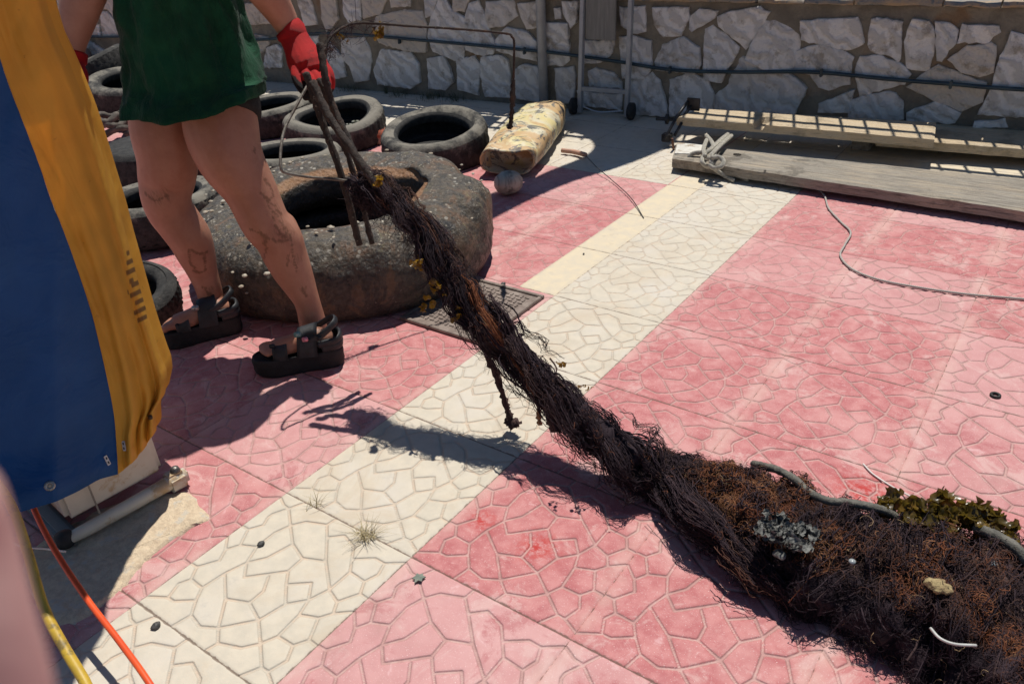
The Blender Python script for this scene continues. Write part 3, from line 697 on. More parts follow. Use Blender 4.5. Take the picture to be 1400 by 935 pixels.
for i in range(ns_ + 1):
    t = i / ns_; e = 1 - max(0, (t - .62) / .38) ** 2.6; e = max(e, 0) ** .5; wv = .155 * (e if t > .62 else 1) * (.90 + .10 * min(1, t / .25)); hv = .086 * (e if t > .62 else 1) * (.85 + .15 * min(1, t / .3))
    for j in range(D):
        th = 2 * math.pi * j / D; cc, ss = math.cos(th), math.sin(th); sq = lambda v: math.copysign(abs(v) ** .72, v)
        p = f0 + ax1 * (LD * t) + sx * (wv * sq(cc)) + A(0, 0, hv * sq(ss)); q = .012 * fbm(p, 7, 1) + .005 * fbm(p, 20, 3)
        if t < .1 and ss > 0: p = p + A(0, 0, -.03 * (1 - t / .1) * max(0, 1 - abs(cc - .1) * 1.5))
        V.append(p + A(0, 0, q) + sx * q)
F = lattice(ns_ + 1, D, True); o = len(V)
for j in range(D):
    p = V[j]; V.append(f0 + (p - f0) * .93 + ax1 * .004)
for j in range(D): V.append(f0 + (V[j] - f0) * .88 + ax1 * .14)
V.append(f0 + ax1 * .15)
for j in range(D):
    F += [(j, o + j, o + (j + 1) % D, (j + 1) % D), (o + j, o + D + j, o + D + (j + 1) % D, o + (j + 1) % D), (o + D + j, o + 2 * D, o + D + (j + 1) % D)]
drum = thing('plastic_drum', 'battered yellow and black stained plastic drum lying open-ended near the wall', 'drum', A(*((f0 + f1) / 2)[:2], 0)); mesh_obj('shell', V, F, DRUM, drum)
cpn = at(695, 246, .055); cpn = cpn + (CAM - cpn) * .012; cpn = cpn * A(1, 1, 0); n = NT('stained_cup'); c = n.mix(n.mr(n.noise(7, 5, .7, dist=.8), .42, .6), (.42, .38, .30), (.10, .09, .075)); n.bump(n.noise(40, 5), .004); CUP = n.fin(c, .55)
V = []; 
for i in range(16):
    for j in range(28):
        ph = math.pi * i / 15; th = 2 * math.pi * j / 28; q = A(math.sin(ph) * math.cos(th), math.sin(ph) * math.sin(th), math.cos(ph)); V.append(A(cpn[0], cpn[1], .057) + q * A(.068, .08, .056) * (1 + .06 * fbm(q, 3)))
cup = mesh_obj('plastic_float', V, lattice(16, 28, True), CUP, base=A(cpn[0], cpn[1], 0)); tag(cup, 'small round black and white stained float beside the open end of the drum', 'float')
V, F = tube(spline([at(768, 206, .02), at(785, 208, .02), at(801, 212, .025)], 6), [.013] * 6 + [.014] * 6 + [.012], 8); o = mesh_obj('wooden_peg', V, F, simple('bare_pink_wood', (.5, .27, .18), (.42, .24, .17), 40, .8), base=at(785, 208)); tag(o, 'short stick of reddish wood lying right of the drum', 'stick')
P = spline([at(801, 213, .02), at(815, 228, .03), at(836, 246, .012), at(862, 270, .012), at(880, 298, .004)], 6)
o = mesh_obj('thin_wire', *tube(P, .0022, 6), DARKM, base=at(840, 250)); tag(o, 'thin dark wire trailing from the short stick across the pale strip', 'wire')

# ================================================================== PLANKS
def wood(name, c1, c2, c3, sc=1.0, rot=0.0):
    n = NT(name); v = n.map((2.2 * sc, 42 * sc, 42 * sc), (0, 0, rot)); v2 = n.map((1.2, 9, 9), (0, 0, rot))
    g1 = n.noise(2.2, 8, .8, v); g2 = n.noise(3, 5, .7, v2)
    c = n.mix(n.mr(g1, .32, .68), c1, c2); c = n.mix(n.mr(g2, .45, .66, 0, .85), c, c3); c = n.mix(n.mr(n.noise(7, 6, .7, n.map((.8, 60, 60), (0, 0, rot))), .62, .66), c, (.035, .028, .022))
    c = n.mix(n.mr(n.noise(5, 5, .7), .54, .66, 0, .6), c, tuple(x * .45 for x in c1)); c = n.mix(n.mr(n.noise(1.6, 6, .7, n.map((1, 90, 90), (0, 0, rot))), .58, .64, 0, .7), c, tuple(x * .35 for x in c1))
    n.bump(n.math('ADD', g1, n.math('MULTIPLY', n.noise(60, 4), .2)), .010, 1.0); return n.fin(c, .85, 0, .25)
def plank(name, label, corners, th, mat_, seed, zoff=0, cat='plank', parent=None, notch=None):
    """corners: far-left, far-right, near-right, near-left of the top face"""
    a_, b_, c_, d_ = [np.array(p, float) for p in corners]; nx, ny = 90, 10; V = []
    for layer in (0, 1):
        for i in range(nx + 1):
            for j in range(ny + 1):
                u, v = i / nx, j / ny; p = (a_ * (1 - v) + d_ * v) * (1 - u) + (b_ * (1 - v) + c_ * v) * u
                e = .004 * fbm(p, 9, seed) if j in (0, ny) else 0; ed = -.004 if (j in (0, ny) or i in (0, nx)) else 0
                if notch and v > .45 and notch[0] < u < notch[1] and layer == 0: ed -= .028
                p = p + A(0, e, (ed if layer == 0 else -th - ed) + .0018 * fbm(p, 12, seed)); V.append(p)
    n1 = (nx + 1) * (ny + 1); F = [q[::-1] for q in lattice(nx + 1, ny + 1)]; F += [tuple(i + n1 for i in q[::-1]) for q in F]
    m = ny + 1
    for i in range(nx):
        for j in (0, ny): q = (i * m + j, (i + 1) * m + j, (i + 1) * m + j + n1, i * m + j + n1); F.append(q if j == ny else q[::-1])
    for j in range(ny):
        for i in (0, nx): q = (i * m + j, i * m + j + 1, i * m + j + 1 + n1, i * m + j + n1); F.append(q if i == 0 else q[::-1])
    o = mesh_obj(name, V, F, mat_, parent, base=None if parent else (a_ + d_) / 2 * A(1, 1, 0), smooth=False)
    if not parent: tag(o, label, cat)
    return o
WG = wood('silver_weathered_wood', (.20, .175, .145), (.44, .40, .335), (.47, .39, .29))
WY = wood('pale_yellow_pine', (.66, .53, .36), (.54, .42, .27), (.56, .48, .36))
def ext(p, q, k): return p + (q - p) * k
fl, fr = at(925, 196, .075), at(1400, 244, .075); nl, nr_ = at(920, 213, .075), at(1400, 288, .075)
nl = at(919, 216, .075)
near = thing('weathered_plank', 'thick grey weathered plank lying nearest on the paving with white rope knotted round its end', 'plank', A(*((fl + nl) / 2)[:2], 0))
plank('board', '', (ext(fr, fl, 1.0), ext(fl, fr, 1.8), ext(nl, nr_, 1.8), nl), .052, WG, 3, parent=near)
WPAINT = simple('chipped_white_paint', (.62, .60, .54), (.52, .49, .43), 25, .6, bump=.002, c3=(.3, .22, .14), s3=14)
e0, e1 = ext(fl, fr, .004), ext(nl, nr_, .004); g0, g1 = ext(fl, fr, .105), ext(nl, nr_, .075)
plank('paint_patch', '', (e0 + A(0, 0, .0045), g0 + A(0, 0, .0045), ext(g0, g1, .6) + A(0, 0, .0045), ext(e0, e1, .75) + A(0, 0, .0045)), .004, WPAINT, 5, parent=near)
HOLEM = simple('hole_black', (.01, .008, .007), (.02, .015, .01), 10, .95, bump=0)
for x, y, r_ in ((1008, 211, .016), (1020, 192, .009), (1046, 233, .005)):
    c_ = at(x, y, .079); ct = [c_ + A(r_ * math.cos(t) * 1.3, r_ * math.sin(t), 0) for t in np.linspace(0, 6.28, 14, endpoint=False)]; mesh_obj('bolt_hole', *join((ct + [v - A(0, 0, .0025) for v in ct], [tuple(range(14))] + [(j, (j + 1) % 14, 14 + (j + 1) % 14, 14 + j) for j in range(14)])), HOLEM, near, smooth=False)
# far pale plank: a short upper board resting on a longer lower one
fz = .15
Lf, Ln = at(957, 148, fz), at(925, 160, fz); Rf, Rn = at(1280, 167, fz), at(1278, 190, fz)
plank('pine_plank', 'pale yellow plank with a notched edge, resting nearest the wall on the black frame', (Lf, Rf, Rn, Ln), .05, WY, 7, notch=(.325, .375))
Lf2, Ln2 = ext(Lf, Rf, .6) - A(0, 0, .05), ext(Ln, Rn, .55) - A(0, 0, .05); Rf2, Rn2 = at(1400, 177, fz - .052), at(1400, 203, fz - .052)
Lf2 = at(1180, 160, fz - .052); Ln2 = at(1200, 188, fz - .052)
plank('pine_plank', 'longer pale plank overlapped by the notched plank, leaving the frame at the right', (Lf2, ext(Lf2, Rf2, 2.2), ext(Ln2, Rn2, 2.2), Ln2), .05, WY, 9)
for x, y in ((1180, 195), (1560, 225)):
    p = at(x, y, .03); o = mesh_obj('timber_block', *box(A(p[0], p[1] + .1, .033), (.09, .3, .064), bev=.004), WG, base=A(p[0], p[1], 0), smooth=False); tag(o, 'timber block propping up the pale planks' + (' near the notch' if x < 1500 else ' beyond the frame at right'), 'block')
# black folding frame at the plank ends
fr_ = thing('folding_trestle', 'black metal folding frame with bolts under the left ends of the planks', 'frame', at(930, 185))
Q = lambda x, y, z: at(x, y, z)
for a_, b_ in (((942, 137, .21), (925, 160, .15)), ((925, 160, .15), (909, 190, .05)), ((950, 138, .2), (934, 160, .14)), ((922, 186, .06), (932, 168, .12))):
    mesh_obj('strut', *tube([Q(*a_), Q(*b_)], .0085, 8), DARKM, fr_)
mesh_obj('plate', *box(Q(948, 143, .19), (.075, .012, .07), bev=.003, ax=WAX), DARKM, fr_, smooth=False)
mesh_obj('plate', *box(Q(912, 188, .05), (.05, .05, .045), bev=.004, ax=WAX), DARKM, fr_, smooth=False)
mesh_obj('axle', *tube([Q(897, 163, .1), Q(925, 164, .1)], .009, 10), DARKM, fr_)
mesh_obj('washer', *tube([Q(910, 163, .1), Q(914, 163, .1)], .03, 14), DARKM, fr_)
mesh_obj('leg', *tube([Q(919, 190, .07), Q(921, 205, .0)], .007, 8), simple('rusty_iron', (.16, .07, .04), (.09, .04, .03), 30, .8), fr_)

# mooring rope knotted on the near plank
n = NT('white_mooring_rope'); c = n.mix(n.mr(n.noise(60, 4), .4, .6), (.70, .66, .56), (.56, .52, .43)); n.bump(n.wave(120, 2, 1), .003); ROPE = n.fin(c, .8)
rt = thing('mooring_rope', 'off-white rope knotted round the left end of the grey plank', 'rope', at(968, 225))
pz_ = .085
def rp(*pts): return spline([Q(*p) for p in pts], 8)
for P in (rp((966, 186, .1), (974, 196, .11), (977, 210, .11), (972, 222, .10), (978, 232, .06), (992, 241, .02), (1003, 247, .012)),
          rp((995, 184, .1), (985, 192, .12), (972, 204, .12), (963, 212, .105), (960, 222, .09), (968, 228, .07), (976, 224, .09)),
          rp((1000, 186, .09), (988, 196, .12), (976, 208, .125), (968, 218, .11)),
          rp((964, 208, .10), (948, 210, .09), (942, 216, .07), (946, 224, .04), (953, 230, .012)),
          rp((972, 216, .12), (982, 215, .12), (989, 220, .11), (986, 228, .09), (976, 230, .08), (969, 226, .09)),
          rp((978, 236, .02), (992, 238, .02), (1008, 241, .012), (1022, 246, .012)),
          rp((966, 192, .10), (962, 204, .11), (964, 214, .11))):
    mesh_obj('strand', *tube(P, .0112, 10), ROPE, rt)
# thin cord across the red slabs
CORD = NT('grey_cord'); c = CORD.mix(CORD.mr(CORD.wave(90, 1, 1, d='DIAGONAL'), .3, .7), (.50, .47, .42), (.22, .20, .18)); CORD = CORD.fin(c, .8)
P = spline([at(1108, 252, .006), at(1126, 266, .006), at(1133, 285, .006), at(1150, 304, .006), at(1163, 318, .008), at(1155, 335, .006), at(1149, 350, .006), at(1165, 368, .006), at(1200, 382, .006), at(1250, 392, .006), at(1320, 402, .006), at(1400, 409, .006), at(1520, 420, .006)], 10)
o = mesh_obj('cord', *tube(P, .0042, 8), CORD, base=at(1200, 380)); tag(o, 'thin grey cord curving across the red slabs at the right', 'cord')
# white sheet lying between the planks
# little litter
PEB = simple('dark_pebble', (.03, .03, .028), (.09, .085, .08), 80, .6)
for k, (x, y, r_, lb) in enumerate([(357, 743, .008, 'small dark pebble on the pale slab left of the dry straw tuft'), (213, 855, .009, 'dark pebble on the bottom left pale slab near the orange cable'), (688, 388, .009, 'dark pebble at the far edge of the inspection cover'), (798, 347, .004, 'tiny dark pebble on the pale strip')]):
    V = []; c_ = at(x, y, .004)
    for i in range(7):
        for j in range(10):
            ph = math.pi * i / 6; th = 2 * math.pi * j / 10; q = A(math.sin(ph) * math.cos(th), math.sin(ph) * math.sin(th), math.cos(ph)); V.append(c_ + q * A(1, 1.2, .7) * r_ * (1 + .3 * nz(q, 2, k)))
    tag(mesh_obj('pebble', V, lattice(7, 10, True), PEB, base=c_), lb, 'pebble')
c_ = at(1361, 540, .004); V = []; 
for i in range(10):
    for j in range(20):
        a_, b_ = 2 * math.pi * i / 10, 2 * math.pi * j / 20; V.append(c_ + A((.011 + .004 * math.cos(a_)) * math.cos(b_), (.011 + .004 * math.cos(a_)) * math.sin(b_), .004 * math.sin(a_)))
tag(mesh_obj('rubber_ring', V, lattice(10, 20, True) + [(9 * 20 + j, 9 * 20 + (j + 1) % 20, (j + 1) % 20, j) for j in range(20)], RUBBER, base=c_), 'small black rubber ring on the red slabs at the right', 'ring')
GL = simple('grey_green_scrap', (.13, .16, .13), (.2, .22, .18), 60, .8)
c_ = at(572, 791, .003); pts = [(0, 1), (.35, .7), (.9, .75), (.75, .2), (1, -.2), (.4, -.35), (.2, -1), (-.3, -.45), (-.9, -.5), (-.7, .1), (-.95, .6), (-.35, .55)]
V = [c_ + A(p[0] * .013, p[1] * .016, .003 + .001 * (i % 2)) for i, p in enumerate(pts)]; V += [v - A(0, 0, .003) for v in V]
tag(mesh_obj('leaf_scrap', V, [tuple(range(11, -1, -1)), tuple(range(12, 24))] + [(i, (i + 1) % 12, 12 + (i + 1) % 12, 12 + i) for i in range(12)], GL, base=c_, smooth=False), 'grey-green leaf scrap on the red slab by the slab corner', 'leaf')

# ================================================================== THE PERSON
HAND = A(-.70, .57, .87)
def dist_of(P): return float((RC @ (np.asarray(P) - CAM))[2])
def limb(rows, k=22, n=6):
    """rows: (px, py, distance, half width in px)"""
    P = np.array([dp(a, b, d) for a, b, d, r in rows]); R = np.array([r * d / FPX for a, b, d, r in rows])
    Q_ = spline(np.column_stack([P, R]), n); return tube(Q_[:, :3], Q_[:, 3], k)
def ellipsoid(c, r, ax=None, n=14):
    ax = np.eye(3) if ax is None else ax; V = []
    for i in range(n):
        for j in range(n * 2):
            ph = math.pi * (i + .001) / (n - .998); th = math.pi * j / n; q = A(math.sin(ph) * math.cos(th), math.sin(ph) * math.sin(th), math.cos(ph)) * r; V.append(np.asarray(c) + ax.T @ q)
    return V, [q[::-1] for q in lattice(n, n * 2, True)] + [tuple(range(n * 2))[::1], tuple(range((n - 1) * n * 2, n * n * 2))[::-1]]
def fused(name, parts, m, parent, voxel=.005, smooth=6, factor=.5, attrs=None):
    """one continuous surface grown round all the parts"""
    V, F = join(*parts); me = bpy.data.meshes.new('t'); me.from_pydata([tuple(v) for v in V], [], F); bm = bmesh.new(); bm.from_mesh(me)
    bmesh.ops.recalc_face_normals(bm, faces=bm.faces); bm.to_mesh(me); bm.free()
    o = bpy.data.objects.new('t', me); COL.objects.link(o)
    r = o.modifiers.new('r', 'REMESH'); r.mode = 'VOXEL'; r.voxel_size = voxel; s = o.modifiers.new('s', 'SMOOTH'); s.iterations = smooth; s.factor = factor
    dg = bpy.context.evaluated_depsgraph_get(); e = o.evaluated_get(dg); m2 = e.to_mesh()
    V = np.empty(len(m2.vertices) * 3, np.float32); m2.vertices.foreach_get('co', V); V = V.reshape(-1, 3).astype(float)
    F = [tuple(p.vertices) for p in m2.polygons]; e.to_mesh_clear(); bpy.data.objects.remove(o); bpy.data.meshes.remove(me)
    at_ = {k: f(V) for k, f in attrs.items()} if attrs else None
    return mesh_obj(name, V, F, m, parent, attrs=at_)
RX = RC[0] * A(1, 1, 0); RX /= np.linalg.norm(RX); FW = A(-RX[1], RX[0], 0)      # image right and away, level
LEGN = [(300, 120, 2.42, 46), (302, 172, 2.42, 50), (315, 216, 2.43, 45), (342, 260, 2.465, 36), (362, 303, 2.50, 33), (380, 325, 2.53, 32), (389, 347, 2.56, 30), (399, 369, 2.585, 27), (411, 393, 2.61, 21.5), (420, 413, 2.63, 17.5), (426, 435, 2.655, 18), (430, 455, 2.68, 19)]
LEGF = [(222, 120, 2.48, 44), (222, 172, 2.50, 43), (229, 216, 2.54, 40), (228, 245, 2.58, 37), (227, 268, 2.60, 33), (233, 288, 2.63, 31), (246, 306, 2.66, 30), (259, 325, 2.69, 29), (268, 347, 2.73, 25.5), (276, 369, 2.77, 20.5), (284, 391, 2.80, 17.5), (291, 413, 2.84, 17.5), (297, 430, 2.87, 18)]
def foot(hpx, tpx, ank):
    h = at(*hpx, 0); t = at(*tpx, 0); f = t - h; L = np.linalg.norm(f); f /= L; s = np.cross([0, 0, 1], f)
    return h, f, s, L
FN = foot((466, 494), (358, 510), None); FF = foot((327, 450), (226, 474), None)
def footmesh(fr, side):
    h, f, s, L = fr; k = L / .272; W = lambda x, y, z: h + f * x * k + s * y * k + A(0, 0, z + .012)
    rows = [(.012, .0, .078, .020), (.03, .0, .083, .031), (.07, .0, .096, .034), (.11, .002 * side, .090, .033), (.15, .004 * side, .078, .034), (.19, .005 * side, .068, .037), (.215, .004 * side, .064, .034)]
    P = np.array([W(a, b, c) for a, b, c, r in rows]); Rr = np.array([r for *_, r in rows]); q = spline(np.column_stack([P, Rr]), 5)
    V, F = tube(q[:, :3], q[:, 3], 18); V = [A(v[0], v[1], .064 + max(0, (v[2] - .064)) * .93 if v[2] > .064 else .064) for v in V]
    parts = [(V, F)]
    for i, (y, x0, x1, r) in enumerate(((.030, .205, .262, .0135), (.011, .21, .262, .0095), (-.004, .21, .255, .009), (-.018, .205, .246, .0085), (-.031, .20, .236, .008))):
        y *= side; a_, b_, c_ = W(x0, y * .9, .068), W((x0 + x1) / 2 + .008, y, .071), W(x1, y, .062)
        parts.append(tube(spline([a_, b_, c_], 4), np.linspace(r * 1.05, r, 9), 10))
    return parts
hipc = dp(262, 118, 2.42)
def ell_rows(rows, k=40, fold=0, seed=1):
    V = []; 
    for (y, xl, xr, d, th, dz) in rows:
        c = dp((xl + xr) / 2, y, d); hw = (xr - xl) / 2 * d / FPX
        for j in range(k):
            a_ = 2 * math.pi * j / k; ca, sa = math.cos(a_), math.sin(a_); p = c + RX * hw * ca + FW * th * math.copysign(abs(sa) ** .62, sa)
            if fold: p = p + (RX * ca + FW * sa) * fold * (fbm((ca * 1.5, sa * 1.5, p[2] * 3), 2.2, seed))
            p = p + A(0, 0, dz(ca, sa) if dz else 0); V.append(p)
    F = [q[::-1] for q in lattice(len(rows), k, True)]
    return V, F
TOR = [(128, 215, 318, 2.43, .07, None), (110, 198, 328, 2.42, .09, None), (60, 192, 316, 2.36, .09, None), (0, 182, 306, 2.30, .09, None), (-60, 168, 300, 2.24, .105, None), (-120, 150, 300, 2.18, .11, None), (-165, 145, 292, 2.13, .09, None), (-195, 180, 262, 2.10, .06, None)]
V, F = ell_rows(TOR); kk = 40; F += [tuple(range(kk)), tuple(range(len(V) - kk, len(V)))[::-1]]; torso = (V, F)
hc = dp(212, -285, 2.02)
head = [tube(spline([dp(222, -180, 2.11), dp(218, -215, 2.08), dp(214, -250, 2.05)], 5), .055, 18), ellipsoid(hc, A(.095, .075, .115), np.array([-RX * .98, FW, [0, 0, 1]])), ellipsoid(hc - RX * .045 + A(0, 0, -.07), A(.05, .045, .04)),
        tube([hc - RX * .088 + A(0, 0, .02), hc - RX * .112 + A(0, 0, -.02)], [.008, .014], 8), ellipsoid(hc - FW * .078 + A(0, 0, -.01), A(.012, .02, .028)), ellipsoid(hc + FW * .078 + A(0, 0, -.01), A(.012, .02, .028))]
ARMR = [(286, -140, 2.10, 46), (305, -110, 2.12, 44), (328, -65, 2.17, 36), (350, -30, 2.22, 28), (368, -5, 2.26, 24.5), (384, 20, 2.30, 20), (396, 42, 2.325, 16.5), (405, 60, 2.335, 16)]
ARML = [(170, -140, 2.20, 46), (152, -105, 2.20, 42), (132, -60, 2.20, 34), (120, -25, 2.21, 30), (112, 0, 2.22, 27.5), (106, 28, 2.23, 23), (101, 55, 2.24, 17.5), (99, 72, 2.245, 15)]
lhand = [ellipsoid(dp(97, 92, 2.25), A(.03, .022, .045))] + [tube(spline([dp(90 + i * 6, 100, 2.25 - .008 * i), dp(89 + i * 6, 122, 2.24 - .008 * i), dp(94 + i * 5, 138, 2.23 - .006 * i)], 4), .0095, 8) for i in range(4)] + [tube(spline([dp(108, 88, 2.24), dp(114, 104, 2.22), dp(112, 120, 2.21)], 4), .0105, 8)]
per = thing('person', 'person in green tee shirt and black sandals dragging the weed with a red glove', 'person', A(*((FN[0] + FF[0]) / 2)[:2], 0))
MUD = [(*dp(372, 262, 2.40), .028), (*dp(382, 290, 2.43), .055), (*dp(392, 322, 2.47), .045), (*dp(356, 318, 2.46), .03), (*dp(404, 355, 2.52), .03), (*dp(415, 395, 2.57), .022), (*dp(225, 268, 2.53), .04), (*dp(374, 318, 2.46), .028), (*dp(400, 345, 2.50), .016), (*dp(408, 372, 2.53), .012), (*dp(428, 435, 2.6), .022), (*dp(210, 270, 2.53), .026), (*dp(215, 276, 2.53), .022), (*dp(275, 345, 2.68), .022), (*dp(288, 395, 2.76), .02), (*dp(303, 415, 2.78), .02), (*dp(365, 260, 2.38), .03), (*dp(350, 205, 2.3), .009)]
STREAKS = [[(365, 243), (377, 262), (371, 283), (386, 300), (399, 322), (404, 346), (409, 374)], [(338, 316), (352, 322), (372, 330), (392, 334)], [(376, 300), (384, 318), (398, 330)], [(360, 268), (372, 276), (388, 290)], [(366, 333), (360, 348), (356, 362)], [(430, 472), (438, 456), (441, 440)],
           [(262, 344), (276, 350), (287, 348)], [(262, 346), (264, 366), (272, 376), (284, 372), (283, 352)], [(280, 395), (288, 404), (298, 410)], [(196, 268), (206, 276), (218, 277), (232, 270)], [(350, 205), (353, 206)], [(398, 352), (396, 366)], [(416, 398), (422, 408)]]
def mudf(V):
    q = (RC @ (V - CAM).T).T; px = 700 + FPX * q[:, 0] / q[:, 2]; py = 467.5 + FPX * q[:, 1] / q[:, 2]; S_ = []
    for s_ in STREAKS:
        for (x, y) in np.array(spline(np.array([(a_, b_, 0) for a_, b_ in s_]), 7))[:, :2]:
            k = np.where((np.abs(px - x) < 4) & (np.abs(py - y) < 4))[0]
            if len(k): S_.append(V[k[np.argmin(q[k, 2])]])
    m = np.zeros(len(V))
    for p in S_: m = np.maximum(m, 1.5 * np.exp(-((V - p) ** 2).sum(1) / .0075 ** 2))
    for x, y, z, r in MUD: m = np.maximum(m, np.exp(-((V - A(x, y, z)) ** 2).sum(1) / r ** 2))
    return m
n = NT('sunlit_skin'); c = n.mix(n.mr(n.noise(14, 4), .35, .65), (.41, .20, .132), (.35, .16, .104)); c = n.mix(n.mr(n.noise(45, 4, .7), .6, .72, 0, .35), c, (.34, .12, .085))
mu = n.attr('mud'); st = n.noise(26, 7, .8, n.map((1.6, 1.6, .45)), 2.2)
c = n.mix(n.math('MULTIPLY', n.mr(n.math('ADD', n.math('MULTIPLY', mu, .26), st), .66, .86), .75), c, (.15, .068, .036))
n.bump(n.noise(220, 3, .6), .0006); n.b.inputs['Subsurface Weight'].default_value = .12; n.b.inputs['Subsurface Radius'].default_value = (.6, .2, .1); n.b.inputs['Subsurface Scale'].default_value = .01
SKIN = n.fin(c, .5, 0, .4)
calf = [ellipsoid(dp(205, 272, 2.58), A(.026, .026, .04)), ellipsoid(dp(436, 452, 2.68), A(.016, .016, .03)), ellipsoid(dp(417, 455, 2.62), A(.014, .014, .016)), ellipsoid(dp(398, 322, 2.55), A(.03, .03, .075)), ellipsoid(dp(268, 312, 2.71), A(.028, .028, .07))]
body = fused('body', [torso, limb(LEGN), limb(LEGF), limb(ARMR), limb(ARML)] + head + lhand + footmesh(FN, -1) + footmesh(FF, 1) + calf, SKIN, per, .0048, 7, .5, {'mud': mudf})
HAIR = simple('brown_hair', (.05, .03, .02), (.10, .06, .035), 60, .6)
V, F = ellipsoid(hc + RX * .018 + A(0, 0, .02), A(.105, .088, .118), n=18); mesh_obj('hair', V, F, HAIR, body, base=np.array(per['_b']))
mesh_obj('hair', *tube(spline([hc + RX * .09 + A(0, 0, .05), hc + RX * .15 + A(0, 0, 0), hc + RX * .14 + A(0, 0, -.14)], 6), np.linspace(.03, .015, 13), 12), HAIR, body, base=np.array(per['_b']))
for o in body.children: o.location = (0, 0, 0)
# shirt and shorts
CLOTHG = NT('green_cotton'); n = CLOTHG; c = n.mix(n.mr(n.noise(10, 4), .35, .65), (.003, .036, .016), (.006, .062, .027)); n.bump(n.math('ADD', n.math('MULTIPLY', n.noise(9, 5, .6, n.map((1.6, 1.6, .7)), .8), 1.0), n.math('MULTIPLY', n.noise(400, 2), .04)), .02); n.b.inputs['Sheen Weight'].default_value = .05; CLOTHG = n.fin(c, .85, 0, .2)
hz = lambda ca, sa: .048 * max(0, -sa) -.012 * (1 - ca * ca) + (.062 * max(0, ca) ** 2 + .03 * max(0, -ca) ** 2) + .003 * math.sin(ca * 9)
hz2 = lambda ca, sa: hz(ca, sa) * .6
SH = [(166, 180, 364, 2.41, .165, hz), (163, 179, 365, 2.41, .167, hz), (150, 180, 363, 2.41, .165, hz), (135, 180, 361, 2.40, .16, hz2), (110, 181, 356, 2.39, .155, None), (85, 180, 347, 2.375, .15, None), (60, 177, 340, 2.36, .145, None), (30, 171, 331, 2.33, .14, None), (0, 164, 322, 2.30, .135, None), (-30, 157, 316, 2.27, .13, None), (-70, 148, 312, 2.23, .13, None), (-110, 138, 312, 2.19, .13, None), (-145, 134, 305, 2.15, .12, None), (-172, 150, 285, 2.12, .10, None), (-192, 185, 255, 2.10, .07, None)]
rows = []
for a_, b_ in zip(SH[:-1], SH[1:]):
    for t in (0, .25, .5, .75): rows.append(tuple((a_[q] * (1 - t) + b_[q] * t) for q in range(5)) + ((lambda ca, sa, f=a_[5], g=b_[5], t=t: (f(ca, sa) if f else 0) * (1 - t) + (g(ca, sa) if g else 0) * t),))
V, F = ell_rows(rows, 96, .022, 4)
V = np.array(V); inner = V.copy()
for i in range(len(rows)): 
    blk = slice(i * 96, (i + 1) * 96); c_ = V[blk].mean(0); d_ = V[blk] - c_; inner[blk] = V[blk] - d_ / np.linalg.norm(d_, axis=1)[:, None] * .003
nV = len(V); F2 = [tuple(i + nV for i in q[::-1]) for q in F]; rim = [(j, (j + 1) % 96, nV + (j + 1) % 96, nV + j) for j in range(96)]
shirt = mesh_obj('shirt', np.vstack([V, inner]), F + F2 + rim, CLOTHG, per)
for arm, nm in ((ARMR[:4], 1), (ARML[:4], 0)):
    P = np.array([dp(a_, b_, d_) for a_, b_, d_, r_ in arm]); r_ = np.array([r * d_ / FPX for a_, b_, d_, r in arm]) + .012; r_[-1] += .01
    o = mesh_obj('sleeve', *tube(spline(P[:3], 6), np.interp(np.linspace(0, 2, 13), [0, 1, 2], r_[:3]), 24, cap=False), CLOTHG, shirt, base=np.array(per['_b'])); o.location = (0, 0, 0)
BLK = simple('black_knit', (.006, .006, .007), (.014, .013, .014), 30, .85, bump=.002)
parts = [limb([(a_, b_, d_, r_ + 3.5) for a_, b_, d_, r_ in ((299, 110, 2.43, 44), (301, 135, 2.425, 49), (303, 160, 2.42, 50))]), limb([(a_, b_, d_, r_ + 2) for a_, b_, d_, r_ in ((226, 100, 2.48, 46), (223, 130, 2.48, 44), (223, 150, 2.49, 43))]), ellipsoid(dp(265, 95, 2.42), A(.14, .10, .10), np.array([RX, FW, [0, 0, 1]]))]
fused('shorts', parts, BLK, per, .008, 4)
# red work glove with black coated palm
n = NT('red_knit_black_rubber'); bk = n.attr('blk'); f_ = n.mr(n.math('ADD', bk, n.mr(n.noise(60, 4), .3, .7, -.15, .15)), .4, .6)
c = n.mix(f_, n.mix(n.mr(n.noise(25, 5, .7), .4, .65), (.50, .012, .012), (.40, .012, .014)), (.012, .011, .011)); c = n.mix(n.mr(n.noise(30, 5, .7), .60, .7, 0, .5), c, (.10, .02, .015))
n.bump(n.math('ADD', n.noise(40, 5, .7), n.math('MULTIPLY', n.wave(170, 1, 1, d='Z'), .25)), .004); GLV = n.fin(c, .75, 0, .3)
hd = 2.335
g_parts = [limb([(398, 44, 2.325, 20.5), (402, 52, 2.33, 19.5), (408, 64, 2.335, 20.5), (416, 80, 2.34, 25), (424, 94, 2.34, 26), (429, 104, 2.335, 22)], 20)]
kn = [((438, 84), (450, 100), (452, 120), (441, 131), 2.345), ((434, 92), (446, 108), (447, 127), (434, 136), 2.325), ((427, 98), (438, 114), (438, 132), (425, 137), 2.305), ((417, 100), (427, 116), (427, 130), (417, 133), 2.29)]
for a_, b_, c_, e_, d_ in kn: g_parts.append(tube(spline([dp(*a_, d_ + .005), dp(*b_, d_ - .01), dp(*c_, d_ + .005), dp(*e_, d_ + .03)], 6), np.linspace(.0145, .0110, 19), 12))
g_parts.append(tube(spline([dp(408, 84, 2.32), dp(406, 104, 2.305), dp(414, 122, 2.30), dp(426, 128, 2.315)], 6), np.linspace(.019, .0125, 19), 12))
g_parts.append(ellipsoid(dp(421, 112, 2.35), A(.03, .035, .035)))
